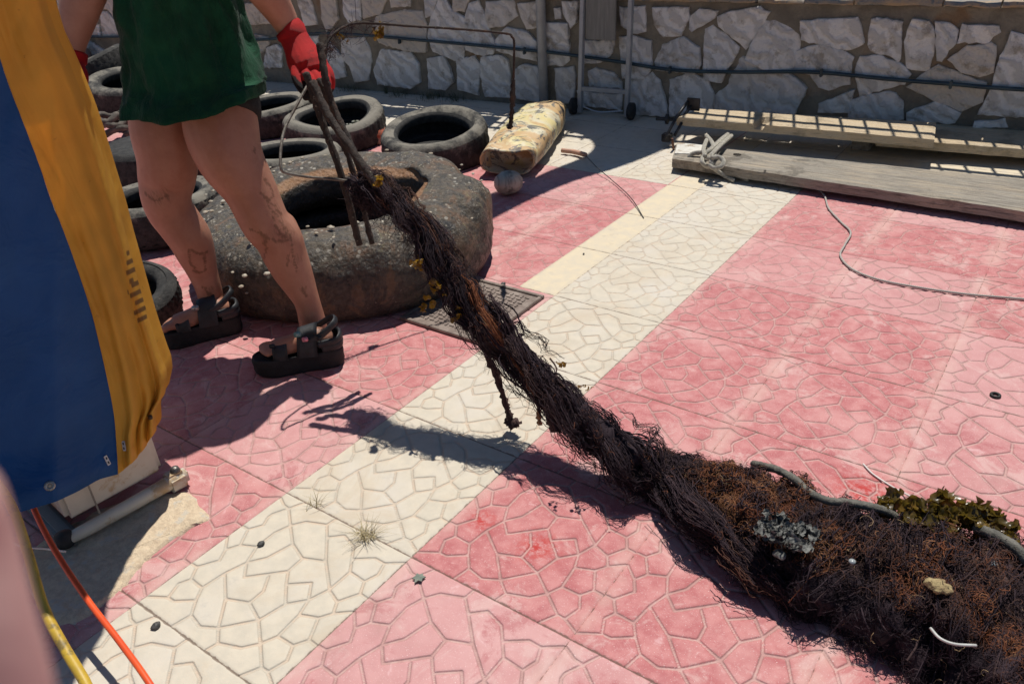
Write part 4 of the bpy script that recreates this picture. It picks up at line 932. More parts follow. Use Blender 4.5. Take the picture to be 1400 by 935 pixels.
def blkf(V):
    q = (RC @ (V - CAM).T).T; px = 700 + FPX * q[:, 0] / q[:, 2]; py = 467.5 + FPX * q[:, 1] / q[:, 2]
    return np.clip((py + (px - 425) * -.55 - 103) / 14 + .5, 0, 1)
HB = np.array([dp(400, 50, 2.33), dp(430, 100, 2.335)]); hv = (HB[1] - HB[0]) / np.linalg.norm(HB[1] - HB[0]); pv = -np.cross(hv, RC[2]) ; pv /= np.linalg.norm(pv)
def blkf(V):        # the coating covers the palm side and the finger tips
    r = V - dp(421, 98, 2.335); return np.clip((r @ A(0, 0, -1)) * 22 + (r @ -RX) * 11 + .12, 0, 1)
glove = fused('glove', g_parts, GLV, per, .0024, 4, .5, {'blk': blkf})
o = mesh_obj('cuff', *tube([dp(395, 40, 2.323), dp(397, 42, 2.324), dp(400, 50, 2.328), dp(401, 53, 2.33)], [.042, .0445, .0435, .041], 26, cap=False), GLV, glove, base=np.array(per['_b']), attrs={'blk': [0] * 104}); o.location = (0, 0, 0)
fused('glove', [ellipsoid(dp(98, 88, 2.25), A(.04, .03, .05)), limb([(100, 70, 2.245, 19), (98, 84, 2.25, 19)])] + [tube(spline([dp(90 + i * 6, 100, 2.25 - .008 * i), dp(89 + i * 6, 122, 2.24 - .008 * i), dp(94 + i * 5, 140, 2.23 - .006 * i)], 4), .0125, 8) for i in range(4)] + [tube(spline([dp(108, 88, 2.24), dp(115, 104, 2.22), dp(113, 121, 2.21)], 4), .0125, 8)], GLV, per, .004, 3, .5, {'blk': lambda V: np.zeros(len(V))})
# sandals
SOLE = simple('black_foam_sole', (.006, .006, .007), (.014, .014, .016), 25, .75, bump=.0015)
STRAP = simple('black_strap_rubber', (.010, .011, .013), (.022, .025, .030), 20, .55, bump=.001)
def sandal(fr, side, charms):
    h, f, s, L = fr; k = L / .262; W = lambda x, y, z: h + f * x * k + s * y * k + A(0, 0, z)
    out = [(-.012, 0), (-.006, .026), (.01, .037), (.05, .040), (.10, .038), (.15, .042), (.20, .049), (.24, .045), (.265, .030), (.278, .008), (.276, -.015), (.262, -.034), (.235, -.046), (.20, -.050), (.15, -.044), (.10, -.039), (.05, -.040), (.01, -.036), (-.006, -.024)]
    oc = spline(np.array([(a_, b_ * side, 0) for a_, b_ in out] + [(out[0][0], 0, 0)]), 5)[:-1]; K_ = len(oc); cc = A(.13, 0, 0)
    lv = [(.0, .95), (.002, .98), (.008, 1.01), (.018, 1.03), (.034, 1.02), (.046, 1.035), (.056, 1.03), (.064, 1.01), (.065, .985), (.060, .96), (.059, .80), (.059, .3)]
    V = [W(*(cc + (q - cc) * A(e_, e_, 0) + A(0, 0, z_ + (.006 * max(0, (q[0] - .2) / .08) ** 2 if z_ < .03 else 0)))) for z_, e_ in lv for q in oc]
    F = lattice(len(lv), K_, True) + [tuple(range(K_))[::-1], tuple(range(len(V) - K_, len(V)))]
    sh = thing('t', '', '', h); bpy.data.objects.remove(sh)
    so_ = mesh_obj('sandal', V, F, SOLE, per)
    W0_ = W; W = lambda x, y, z: W0_(x, y, z + .012)
    def band(x0, x1, ry, rz, z0, skew=0, th=.0035, a0=0.0, a1=math.pi, n1=30, n2=5):
        V = []
        for lay in (0, th):
            for i in range(n1 + 1):
                a_ = a0 + (a1 - a0) * i / n1
                for j in range(n2 + 1):
                    x = x0 + (x1 - x0) * j / n2 + skew * math.sin(a_); sc = 1 - .12 * (j / n2); V.append(W(x, (ry * sc + lay) * math.cos(a_), z0 + (rz * sc + lay) * max(0, math.sin(a_)) ** .8))
        m = n2 + 1; N = (n1 + 1) * m; F = lattice(n1 + 1, m); F = [q[::-1] for q in F] + [tuple(i + N for i in q) for q in F]
        for i in range(n1):
            for j in (0, n2): F.append((i * m + j, (i + 1) * m + j, (i + 1) * m + j + N, i * m + j + N))
        return V, F
    mk = lambda nm, vf, mm: setattr(mesh_obj(nm, *vf, mm, so_, base=np.array(per['_b'])), 'location', (0, 0, 0))
    mk('toe_strap', band(.160, .208, .050, .046, .048), STRAP)
    mk('instep_strap', band(.066, .132, .050, .088, .048, -.012, .005), STRAP)
    mk('heel_cup', (lambda: (lambda pts: join(tube(pts, .0065, 10, flat=2.0, up=(0, 0, 1))))(spline([W(.06, .042, .082), W(.0, .036, .088), W(-.014, 0, .092), W(.0, -.036, .088), W(.06, -.042, .082)], 8)))(), STRAP)
    mk('heel_cup', (lambda: join(tube(spline([W(.05, .040, .066), W(-.004, .034, .070), W(-.014, 0, .072), W(-.004, -.034, .070), W(.05, -.040, .066)], 8), .0065, 10, flat=2.4, up=(0, 0, 1))))(), STRAP)
    mk('ankle_strap', tube(spline([W(.085, -.042, .098), W(.04, -.043, .118), W(.0, -.026, .142), W(-.008, 0, .146), W(.0, .026, .142), W(.04, .043, .118), W(.085, .042, .098)], 8), .0042, 10, flat=2.6, up=(0, 0, 1)), STRAP)
    for (x, y, z, r_, mm) in charms: mk('charm', box(W(x, y, z), (r_ * 2, r_ * .9, r_ * 1.6), bev=r_ * .25, ax=np.array([f, s, [0, 0, 1]])), mm)
    return so_
TEAL = simple('teal_charm', (.02, .22, .22), (.3, .4, .38), 120, .4, bump=0); PINK = simple('pink_charm', (.6, .12, .2), (.7, .3, .35), 120, .4, bump=0); SILV = simple('silver_button', (.55, .55, .52), (.3, .3, .3), 60, .3, .6, bump=0)
near_side = 1 if (RC @ FN[2])[2] < 0 else -1
ys = near_side
sandal(FN, -1, [(.118, ys * .034, .126, .011, TEAL), (.096, ys * .048, .112, .0095, PINK), (.05, ys * .050, .112, .008, STRAP), (.205, ys * .030, .096, .009, STRAP)])
sandal(FF, 1, [(.128, ys * .034, .120, .012, SILV), (.20, ys * .050, .082, .005, SOLE)])

# ================================================================== RODS, WIRE FRAME
n = NT('rusty_weedy_iron'); c = n.mix(n.mr(n.noise(40, 6, .75), .4, .6), (.030, .022, .018), (.06, .043, .033)); c = n.mix(n.mr(n.noise(14, 5, .7), .55, .65, 0, .8), c, (.09, .045, .027)); c = n.mix(n.mr(n.noise(90, 4, .7), .64, .7), c, (.25, .22, .17)); n.bump(n.noise(90, 6, .75), .006); IRON = n.fin(c, .75, .1, .4)
G0 = HAND * A(1, 1, 0); G1 = at(890, 680, 0); pdir = (G1 - G0); pdir /= np.linalg.norm(pdir); pn_ = A(-pdir[1], pdir[0], 0)
def onpath(px, py, o=0.0):
    d = ray(px, py); t = np.dot(G0 + pn_ * o - CAM, pn_) / np.dot(d, pn_); return CAM + d * t
rk = thing('iron_rods', 'bundle of rusty weed-crusted iron rods held upright in the red glove', 'iron rods', onpath(495, 335) * A(1, 1, 0))
for P, r_, sd in (([onpath(418, 100, .02), onpath(440, 165, .02), onpath(465, 235, .02), onpath(492, 335, .02)], .0100, 1), ([onpath(436, 108, .04), onpath(462, 170, .04), onpath(487, 250, .04), onpath(509, 333, .04)], .008, 2),
                ([onpath(427, 112, -.01), onpath(450, 160, -.02), onpath(490, 218, -.02), onpath(516, 256, -.02)], .011, 3), ([onpath(437, 60, .05), onpath(445, 108, .03), onpath(455, 145, .03), onpath(480, 200, .02), onpath(500, 250, .02)], .010, 4)):
    mesh_obj('rod', *tube(spline(P, 14), r_, 12, wob=.0011, seed=sd), IRON, rk)
wf = thing('wire_frame', 'bent rusty wire hoop with weed scraps, held up in the red glove above the tyres', 'wire frame', HAND * A(1, 1, 0))
q0 = A(-.60, .98, 0)
P1 = [dp(430, 120, 2.35), dp(438, 90, 2.38), dp(444, 68, 2.42), dp(455, 48, 2.44), dp(482, 33, 2.47), dp(520, 33, 2.52), dp(560, 36, 2.57), dp(625, 40, 2.65), dp(690, 46, 2.74), dp(700, 51, 2.75), dp(703, 62, 2.76), dp(702, 110, 2.83), dp(699, 160, 2.90), dp(697, 176, 2.93)]
mesh_obj('bent_wire', *tube(spline(P1, 12), .0040, 8, wob=.0005), IRON, wf)
mesh_obj('crusted_end', *tube(spline(P1[-4:], 14)[14:], .0075, 9, wob=.003), IRON, wf)
P2 = [dp(421, 116, 2.27), dp(408, 140, 2.25), dp(390, 175, 2.22), dp(384, 205, 2.20), dp(384, 228, 2.19), dp(390, 236, 2.20), dp(420, 242, 2.24), dp(470, 247, 2.30), dp(500, 256, 2.34)]
mesh_obj('bent_wire', *tube(spline(P2, 12), .0040, 8, wob=.0003), simple('worn_grey_wire', (.22, .20, .17), (.12, .10, .08), 40, .5, .3), wf)

# ================================================================== SEAWEED
def weedmat(name, ramp, rough=.7, sc=30):
    n = NT(name); t_ = n.attr('tone'); cr = n.t.nodes.new('ShaderNodeValToRGB'); n.lk(t_, cr.inputs[0]); el = cr.color_ramp.elements
    el[0].position = ramp[0][0]; el[0].color = (*ramp[0][1], 1); el[1].position = ramp[-1][0]; el[1].color = (*ramp[-1][1], 1)
    for p, c in ramp[1:-1]: e = el.new(p); e.color = (*c, 1)
    return n.fin(cr.outputs[0], rough, 0, .22)
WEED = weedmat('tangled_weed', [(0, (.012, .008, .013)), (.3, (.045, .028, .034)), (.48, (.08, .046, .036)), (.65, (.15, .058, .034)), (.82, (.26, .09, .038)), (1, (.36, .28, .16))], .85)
def strand_mesh(C, r):
    """C: n,K,3 -> triangular tubes"""
    n_, K_, _ = C.shape; Tn = np.gradient(C, axis=1); Tn /= np.linalg.norm(Tn, axis=2, keepdims=True) + 1e-9
    u = RNG.normal(size=(n_, 1, 3)); X = u - Tn * (u * Tn).sum(2, keepdims=True); X /= np.linalg.norm(X, axis=2, keepdims=True) + 1e-9; Y = np.cross(Tn, X)
    r = np.broadcast_to(np.asarray(r).reshape(-1, 1, 1), (n_, 1, 1)); tp__ = np.linspace(1, .45, K_)[None, :, None]
    V = np.stack([C + (X * math.cos(a_) + Y * math.sin(a_)) * r * tp__ for a_ in (0, 2.094, 4.189)], 2).reshape(-1, 3)
    base = (np.arange(n_)[:, None] * K_ + np.arange(K_ - 1)[None, :]).reshape(-1, 1) * 3; F = []
    for j in range(3): F.append(np.concatenate([base + j, base + (j + 1) % 3, base + 3 + (j + 1) % 3, base + 3 + j], 1))
    return V, np.vstack(F), K_ * 3
def walk(P, D, L, K_, curl, droop=0.0, zmin=.003):
    n_ = len(P); C = np.empty((n_, K_, 3)); C[:, 0] = P; d = D / (np.linalg.norm(D, axis=1, keepdims=True) + 1e-9); L = np.broadcast_to(np.asarray(L), (n_,)).reshape(-1, 1); bend = RNG.normal(size=(n_, 3)) * curl
    for k in range(1, K_):
        d = d + bend * .6 + RNG.normal(size=(n_, 3)) * curl * .7 + A(0, 0, -droop); d /= np.linalg.norm(d, axis=1, keepdims=True); C[:, k] = C[:, k - 1] + d * L / (K_ - 1)
        C[:, k, 2] = np.maximum(C[:, k, 2], zmin + RNG.uniform(0, .004, n_))
    return C
def arcs(P, Nn, rad, ang, K_, jit=.25, zmin=.003):
    n_ = len(P); Nn = Nn / (np.linalg.norm(Nn, axis=1, keepdims=True) + 1e-9) + RNG.normal(0, jit, (n_, 3)); Nn /= np.linalg.norm(Nn, axis=1, keepdims=True); U = RNG.normal(size=(n_, 3)); U -= Nn * (U * Nn).sum(1, keepdims=True); U /= np.linalg.norm(U, axis=1, keepdims=True); W_ = np.cross(Nn, U)
    rad = np.asarray(rad).reshape(-1, 1); a0 = 0; C = np.empty((n_, K_, 3)); rr = rad * 1.0
    for k in range(K_):
        a_ = np.asarray(ang).reshape(-1, 1) * k / (K_ - 1); r_ = rr * (1 - .35 * k / (K_ - 1)); C[:, k] = P + U * (r_ * np.cos(a_) - rad * .6) + W_ * r_ * np.sin(a_) + RNG.normal(0, 1, (n_, 3)) * rad * .06
    C[:, :, 2] = np.maximum(C[:, :, 2], zmin); return C
# line of the lifted rope of weed, hand to ground
UP = [(478, 252, 20), (500, 256, 27), (530, 268, 26), (560, 298, 23), (590, 338, 27), (615, 378, 31), (645, 415, 31), (680, 455, 33), (715, 492, 32), (750, 528, 34), (790, 565, 36), (830, 600, 42), (870, 632, 50)]
CU = np.array([onpath(a_, b_) for a_, b_, c_ in UP]); RU = np.array([c_ * dist_of(onpath(a_, b_)) / FPX * .93 for a_, b_, c_ in UP])
LO = [(885, 640, .055, .085), (935, 660, .075, .10), (995, 690, .105, .12), (1060, 728, .130, .13), (1130, 760, .150, .14), (1210, 796, .168, .145), (1305, 828, .195, .155), (1410, 872, .215, .155), (1530, 940, .22, .13), (1640, 1060, .15, .08)]
CL = np.array([at(a_, b_ + 6, 0.03) for a_, b_, *_ in LO]); RL = np.array([c_ for *_, c_, d_ in LO]); HL = np.array([d_ for *_, d_ in LO])
sw = thing('seaweed_bundle', 'long dark bundle of tangled seaweed and old net dragged across the paving', 'seaweed', A(*CL[3][:2], 0))
# core of the lifted part
q = spline(np.column_stack([CU, RU]), 10); V, F = tube(q[:, :3], q[:, 3] * .52, 18, wob=.004, seed=5); mesh_obj('rope_core', V, F, WEED, sw, attrs={'tone': [.12] * len(V)})
# core of the lying part
q = spline(np.column_stack([CL, RL, HL]), 10); Pc, rw, rh = q[:, :3], q[:, 3], q[:, 4]; Tn, X, Y = frames(Pc, (0, 0, 1)); sd_ = np.cross([0, 0, 1], Tn); sd_ /= np.linalg.norm(sd_, axis=1)[:, None]
def mound(i, a_, e=1.0):
    f = i / (len(Pc) - 1) * (len(Pc) - 1); i0 = int(min(max(f, 0), len(Pc) - 2)); t = f - i0; p = Pc[i0] * (1 - t) + Pc[i0 + 1] * t; w_ = rw[i0] * (1 - t) + rw[i0 + 1] * t; h_ = rh[i0] * (1 - t) + rh[i0 + 1] * t; s = sd_[i0]
    r = 1 + .30 * fbm((i * .16, a_ * 1.3, 3), 1.3) + .22 * fbm((i * .5, a_ * 4.5, 7), 1.3) + .08 * fbm((i * 1.4, a_ * 12, 2), 1.3); return A(p[0], p[1], 0) + s * w_ * math.cos(a_) * r * e + A(0, 0, max(0, math.sin(a_)) ** .75 * h_ * r * e)
K_ = 26; V = [mound(i, math.pi * j / (K_ - 1), .90) for i in range(len(Pc)) for j in range(K_)]; tn_ = [.10 + .25 * (fbm(v, 8) + .5) for v in V]; mesh_obj('weed_mound', V, [q_[::-1] for q_ in lattice(len(Pc), K_)], WEED, sw, attrs={'tone': tn_})
def tone_at(P, a_=None):
    out = np.empty(len(P))
    for k, p in enumerate(P):
        f = fbm(p, 5.5, 2) + .5 * fbm(p, 14, 8); out[k] = .24 + .85 * f
    return out
def add_strands(name, C, r, tone, tail=None):
    V, F, per_ = strand_mesh(C, r); o = mesh_obj(name, V, F, WEED, sw, attrs={'tone': np.repeat(np.clip(tone, 0, 1), per_)}); o['kind'] = 'stuff'; return o
# tangles on the mound
N = 26000; P = np.empty((N, 3)); D = np.empty((N, 3)); T0 = np.empty(N); Au = np.empty(N)
ii = RNG.uniform(0, len(Pc) - 1, N) ** 1.0; aa = np.where(RNG.random(N) < .75, RNG.normal(math.pi * .5, .8, N), RNG.uniform(0, math.pi, N)); aa = np.clip(aa, .03, math.pi - .03)
for k in range(N):
    P[k] = mound(ii[k], aa[k], RNG.uniform(.88, 1.03)); i0 = int(ii[k]); D[k] = Tn[i0] * RNG.choice([-1, 1]) * .5 + sd_[i0] * RNG.normal(0, .9) + A(0, 0, RNG.normal(-.05, .06))
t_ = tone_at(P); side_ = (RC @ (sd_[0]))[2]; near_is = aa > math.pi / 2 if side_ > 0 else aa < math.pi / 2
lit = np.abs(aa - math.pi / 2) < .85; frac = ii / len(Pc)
t_ = np.where(lit, t_ + .36, t_ * .8) + RNG.normal(0, .07, N); t_ = np.where(frac < .12, t_ - .2, t_); t_ = np.clip(t_, .02, .86)  # sunlight painted in: top strands toned up, flanks toned down
blon = RNG.random(N) < .012; t_[blon] = .95
Nn = np.array([A(0, 0, 1) * max(.15, math.sin(a_)) + sd_[int(i)] * math.cos(a_) for i, a_ in zip(ii, aa)])
Cw = arcs(P, Nn, RNG.uniform(.004, .020, N), RNG.uniform(1.0, 5.0, N), 9, .2)
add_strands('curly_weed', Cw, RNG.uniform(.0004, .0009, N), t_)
# ragged fringe on the ground along both sides
N = 2600; ii = RNG.uniform(0, len(Pc) - 1, N); s_ = RNG.choice([0, math.pi], N); P = np.array([mound(i, a_, .97) for i, a_ in zip(ii, s_)]); P[:, 2] = RNG.uniform(.003, .03, N)
D = np.array([sd_[int(i)] * (1 if a_ == 0 else -1) * RNG.uniform(.1, 1) + Tn[int(i)] * RNG.normal(0, 1.0) for i, a_ in zip(ii, s_)])
add_strands('ragged_fringe', arcs(P, D * .4 + A(0, 0, 1), RNG.uniform(.006, .022, N), RNG.uniform(1.2, 5, N), 9, .3), RNG.uniform(.0005, .001, N), RNG.uniform(0, .3, N))
# long combed strands wound along the lifted rope and over the start of the mound
allC = np.vstack([CU, [at(905, 657, .06), at(955, 703, .075), at(1005, 748, .07), at(1060, 798, .04), at(1110, 836, .02)]]); allR = np.concatenate([RU, [.055, .05, .042, .034, .02]])
q = spline(np.column_stack([allC, allR]), 14); QP, QR = q[:, :3].copy(), q[:, 3].copy()
for k in range(len(QP)):
    wq = min(1, k / 20) * min(1, (len(QP) - k) / 40); QP[k] += wq * np.array([.012 * nz((k * .09, 1, 0), 1), .012 * nz((k * .09, 5, 0), 1), .014 * nz((k * .11, 9, 0), 1)]); QR[k] *= 1 + .32 * nz((k * .13, 3, 7), 1)
if True:
    QT, QX, QY = frames(QP, (0, 0, 1)); M = len(QP)
def combed(N, rr, lk, tw, K_=16, loose=.10, t0=None):
    C = np.empty((N, K_, 3)); st = RNG.uniform(-4, M - 6, N) if t0 is None else t0; ln = RNG.uniform(lk * .5, lk, N); ph = RNG.uniform(0, 6.28, N); ro = rr[0] + (rr[1] - rr[0]) * RNG.random(N); fq = RNG.uniform(.5, 2.2, (N, 2)); fp = RNG.uniform(0, 6.28, (N, 2))
    for k in range(K_):
        t = np.clip(st + ln * k / (K_ - 1), 0, M - 1.001); i0 = t.astype(int); f = (t - i0)[:, None]
        p = QP[i0] * (1 - f) + QP[i0 + 1] * f; X_ = QX[i0] * (1 - f) + QX[i0 + 1] * f; Y_ = QY[i0] * (1 - f) + QY[i0 + 1] * f; r = QR[i0] * (1 - f[:, 0]) + QR[i0 + 1] * f[:, 0]
        a_ = ph + t * tw + .5 * np.sin(fq[:, 0] * t * .35 + fp[:, 0]); r = r * ro * (1 + loose * np.sin(fq[:, 1] * t * .5 + fp[:, 1])); C[:, k] = p + X_ * (r * np.cos(a_))[:, None] + Y_ * (r * np.sin(a_))[:, None] + RNG.normal(0, .0012, (N, 3))
    C[:, :, 2] = np.maximum(C[:, :, 2], .004); return C
def bundles(nb, per, lk, tw, rr, br, K_=22, seed=0):
    out = []; tn = []
    for b in range(nb):
        st = RNG.uniform(-6, M - 20); ln = RNG.uniform(lk * .5, lk); ph = RNG.uniform(0, 6.28); ro = RNG.uniform(*rr); bw = RNG.uniform(*br); f1, f2 = RNG.uniform(.1, .35, 2); o1, o2 = RNG.uniform(0, 6.28, 2); tb = max(.02, RNG.normal(.25, .11)) + (.28 if RNG.random() < .08 else 0)
        n_ = int(per * RNG.uniform(.5, 1.5)); off = RNG.normal(0, .5, (n_, 2)); fr = RNG.uniform(0, 1, (n_, 1)); C = np.empty((n_, K_, 3)); wv_ = RNG.normal(0, .0028, (n_, 3)); wf_ = RNG.uniform(.4, 1.5, (n_, 1)); wp_ = RNG.uniform(0, 6, (n_, 3)); s0 = st + RNG.uniform(0, ln * .35, n_); e0 = st + ln * RNG.uniform(.7, 1.1, n_)
        for k in range(K_):
            t = np.clip(s0 + (e0 - s0) * k / (K_ - 1), 0, M - 1.001); i0 = t.astype(int); f = (t - i0)[:, None]; p = QP[i0] * (1 - f) + QP[i0 + 1] * f; r = QR[i0]
            a_ = ph + t * tw; rb_ = r * (ro + .16 * np.sin(f1 * t + o1)); w_ = r * bw * (.6 + .5 * np.sin(f2 * t + o2)); mid_ = 1 + .6 * abs(k / (K_ - 1) - .5) ** 2
            C[:, k] = p + QX[i0] * (rb_ * np.cos(a_) + w_ * off[:, 0] * mid_)[:, None] + QY[i0] * (rb_ * np.sin(a_) + w_ * off[:, 1] * mid_)[:, None] + RNG.normal(0, .0015, (n_, 3)) + wv_ * np.sin(wf_ * k + wp_)
        ok_ = np.ones(n_, bool)
        for k in range(K_):
            t = np.clip(s0 + (e0 - s0) * k / (K_ - 1), 0, M - 1.001).astype(int); ok_ &= np.linalg.norm(C[:, k] - QP[t], axis=1) < 1.5 * QR[t] + .010
        C = C[ok_]; out.append(C); tn.append(np.clip(tb + RNG.normal(0, .05, len(C)), 0, 1))
    C = np.concatenate(out); C[:, :, 2] = np.maximum(C[:, :, 2], .004); return C, np.concatenate(tn)
Cb, tb_ = bundles(95, 46, 70, .035, (.15, .80), (.18, .42)); add_strands('long_strands', Cb, RNG.uniform(.0006, .0015, len(Cb)), tb_)
C, tb2 = bundles(44, 12, 34, .03, (.85, 1.25), (.2, .6)); add_strands('loose_strands', C, RNG.uniform(.0006, .0013, len(C)), tb2)
C, tb3 = bundles(60, 3, 60, .045, (.3, .95), (.1, .25)); add_strands('net_cords', C, RNG.uniform(.0018, .0032, len(C)), tb3 * .8)
# old net cords wandering over the mound
N = 170; C = np.empty((N, 30, 3)); i0_ = RNG.uniform(0, len(Pc) - 30, N); ln_ = RNG.uniform(8, 28, N); ca = RNG.normal(math.pi / 2, .6, N); fq = RNG.uniform(.1, .5, N); fp = RNG.uniform(0, 6, N)
for a_ in range(N):
    for k in range(30):
        u = i0_[a_] + ln_[a_] * k / 29; C[a_, k] = mound(u, min(max(ca[a_] + .5 * math.sin(fq[a_] * k + fp[a_]), .05), 3.09), 1.02) + RNG.normal(0, .001, 3)
add_strands('net_cords', C, RNG.uniform(.0010, .0022, N), np.clip(RNG.normal(.22, .15, N), 0, .9))
# short frizz on the lifted part, hanging threads beneath
N = 16000; ib = RNG.integers(0, len(Cb), N); kb = RNG.integers(0, 22, N); P = Cb[ib, kb]; ax_n = np.array([QP[np.argmin(((QP - p) ** 2).sum(1))] for p in P]); Nn = P - ax_n
upz = Nn[:, 2] > .008; tt = np.where(upz & (RNG.random(N) < .55), RNG.uniform(.3, .75, N), RNG.uniform(.02, .3, N))  # upward-facing frizz gets brighter tones, painted as top-lit
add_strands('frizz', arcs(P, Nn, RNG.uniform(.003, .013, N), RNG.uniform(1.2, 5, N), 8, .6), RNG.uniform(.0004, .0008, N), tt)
N = 1000; t = RNG.uniform(4, M * .62, N); i0 = t.astype(int); P = QP[i0] + QX[i0] * (QR[i0] * RNG.uniform(-.6, .6, N))[:, None] - A(0, 0, 1) * (QR[i0] * .7)[:, None]; D = RNG.normal(0, .5, (N, 3)) + A(0, 0, -1)
add_strands('hanging_threads', walk(P, D, RNG.uniform(.015, .10, N), 9, .42, .18), RNG.uniform(.0005, .0010, N), RNG.uniform(0, .35, N))
N = 260; C = np.empty((N, 20, 3)); t0 = RNG.uniform(M * .28, M * .55, N); ln = RNG.uniform(12, 34, N); sag = RNG.uniform(.01, .075, N); po = RNG.normal(0, 1, (N, 1)) * .012
for k in range(20):
    f_ = k / 19; t = np.clip(t0 + ln * f_, 0, M - 2); i0 = t.astype(int); C[:, k] = QP[i0] * (1 - (t - i0))[:, None] + QP[i0 + 1] * (t - i0)[:, None] + QY[i0] * po - A(0, 0, 1) * (QR[i0] * .6 + sag * 4 * f_ * (1 - f_))[:, None] + RNG.normal(0, .0008, (N, 3))
add_strands('sagging_strands', C, RNG.uniform(.0007, .0018, N), RNG.uniform(.02, .35, N))
# knot of roots where the rods enter
N = 1500; N = 3200; c_ = onpath(508, 264); Nn = RNG.normal(size=(N, 3)); Nn /= np.linalg.norm(Nn, axis=1, keepdims=True); P = c_ + Nn * (RX * .045 + FW * .03 + A(0, 0, .027)) * 0 + (Nn @ np.array([RX * .046, FW * .030, A(0, 0, .026)])) * RNG.uniform(.6, 1.05, (N, 1)); add_strands('root_knot', arcs(P, P - c_, RNG.uniform(.006, .030, N), RNG.uniform(1, 4, N), 10, .35), RNG.uniform(.0006, .0015, N), RNG.uniform(.03, .36, N))
# lumps: stalks hanging from the rope
def lump(name, P, R, tone, parent=sw, seed=1, wob=.003): 
    V, F = tube(spline(P, 8), np.interp(np.linspace(0, len(R) - 1, (len(P) - 1) * 8 + 1), range(len(R)), R), 12, wob=wob, seed=seed); return mesh_obj(name, V, F, WEED, parent, attrs={'tone': [tone] * len(V)})
lump('hanging_stalk', [onpath(655, 460), onpath(668, 490), onpath(683, 525), onpath(692, 555), onpath(698, 572)], [.010, .007, .0075, .007, .008], .42)
lump('stalk_clump', [onpath(692, 574), onpath(700, 579), onpath(708, 579)], [.010, .014, .009], .40, wob=.004)
lump('hanging_stalk', [onpath(755, 545), onpath(758, 570), onpath(761, 588)], [.028, .024, .014], .40, seed=4)
lump('hanging_stalk', [onpath(735, 540), onpath(737, 562), onpath(738, 580)], [.006, .005, .004], .9, seed=6)

# golden kelp scraps
n = NT('golden_kelp'); c = n.mix(n.mr(n.noise(40, 4), .35, .65), (.20, .11, .008), (.09, .045, .008)); n.b.inputs['Transmission Weight'].default_value = 0; KELPG = n.fin(c, .35, 0, .5)
n = NT('olive_kelp'); c = n.mix(n.mr(n.noise(40, 4), .35, .65), (.12, .085, .018), (.05, .034, .010)); c = n.mix(n.mr(n.noise(22, 3), .56, .64, 0, .8), c, (.22, .13, .03)); KELPO = n.fin(c, .28, 0, .55)
def leaves(c, spread, n_, size, seed, up=.3):
    g = np.random.default_rng(seed); V = []; F = []
    for i in range(n_):
        p = np.asarray(c) + np.clip(g.normal(size=3), -1.5, 1.5) * spread; X_ = g.normal(size=3); X_ /= np.linalg.norm(X_); Z_ = g.normal(size=3) + A(0, 0, up * 3); Z_ -= X_ * (X_ @ Z_); Z_ /= np.linalg.norm(Z_); Y_ = np.cross(Z_, X_); s_ = size * g.uniform(.5, 1.2); o = len(V); a_, b_ = 6, 5
        for u in range(a_):
            for v in range(b_):
                x = (u / (a_ - 1) - .5) * 2; y = (v / (b_ - 1) - .5) * 2; r = (1 - .25 * x * x * y * y); w_ = .35 * math.sin(x * 3.5 + i) * (abs(y)) + .25 * g.normal() * .5 + .3 * y * y
                V.append(p + s_ * (X_ * x * r + Y_ * y * .8 * r + Z_ * w_))
        F += [tuple(k + o for k in q) for q in lattice(a_, b_)]
    V = np.array(V); V[:, 2] = np.maximum(V[:, 2], .004); return V, F
for (x, y, sp_, n_, sz) in ((520, 246, .010, 8, .011), (600, 392, .014, 12, .014), (575, 362, .012, 8, .012), (588, 418, .010, 6, .010), (625, 430, .010, 6, .010), (770, 498, .008, 5, .008), (800, 532, .008, 5, .008)):
    mesh_obj('kelp_scrap', *leaves(onpath(x, y, -.05), sp_, n_, sz, x), KELPG, sw)
for P1_, sz in ((dp(518, 48, 2.53), .013), (dp(522, 38, 2.53), .008), (dp(467, 52, 2.46), .007)): mesh_obj('kelp_scrap', *leaves(P1_, .008, 7, sz, int(sz * 999)), KELPG, wf)
N = 90; q = spline([P1[2], P1[3], P1[4], P1[5]], 20); P = q[RNG.integers(0, len(q), N)] + RNG.normal(0, .006, (N, 3)); V, F, pr_ = strand_mesh(walk(P, RNG.normal(0, .7, (N, 3)) + A(0, 0, -.8), RNG.uniform(.015, .09, N), 9, .4, .1, -1), RNG.uniform(.0005, .0014, N)); o = mesh_obj('weed_threads', V, F, WEED, wf, attrs={'tone': np.repeat(RNG.uniform(.1, .5, N), pr_)}); o['kind'] = 'stuff'
N = 110; P = q[8] + RNG.normal(0, .014, (N, 3)) + A(0, 0, -.02); V, F, pr_ = strand_mesh(walk(P, RNG.normal(0, 1, (N, 3)), RNG.uniform(.012, .03, N), 7, .6, .05, -1), RNG.uniform(.0004, .001, N)); o = mesh_obj('weed_threads', V, F, WEED, wf, attrs={'tone': np.repeat(RNG.uniform(.1, .6, N), pr_)}); o['kind'] = 'stuff'
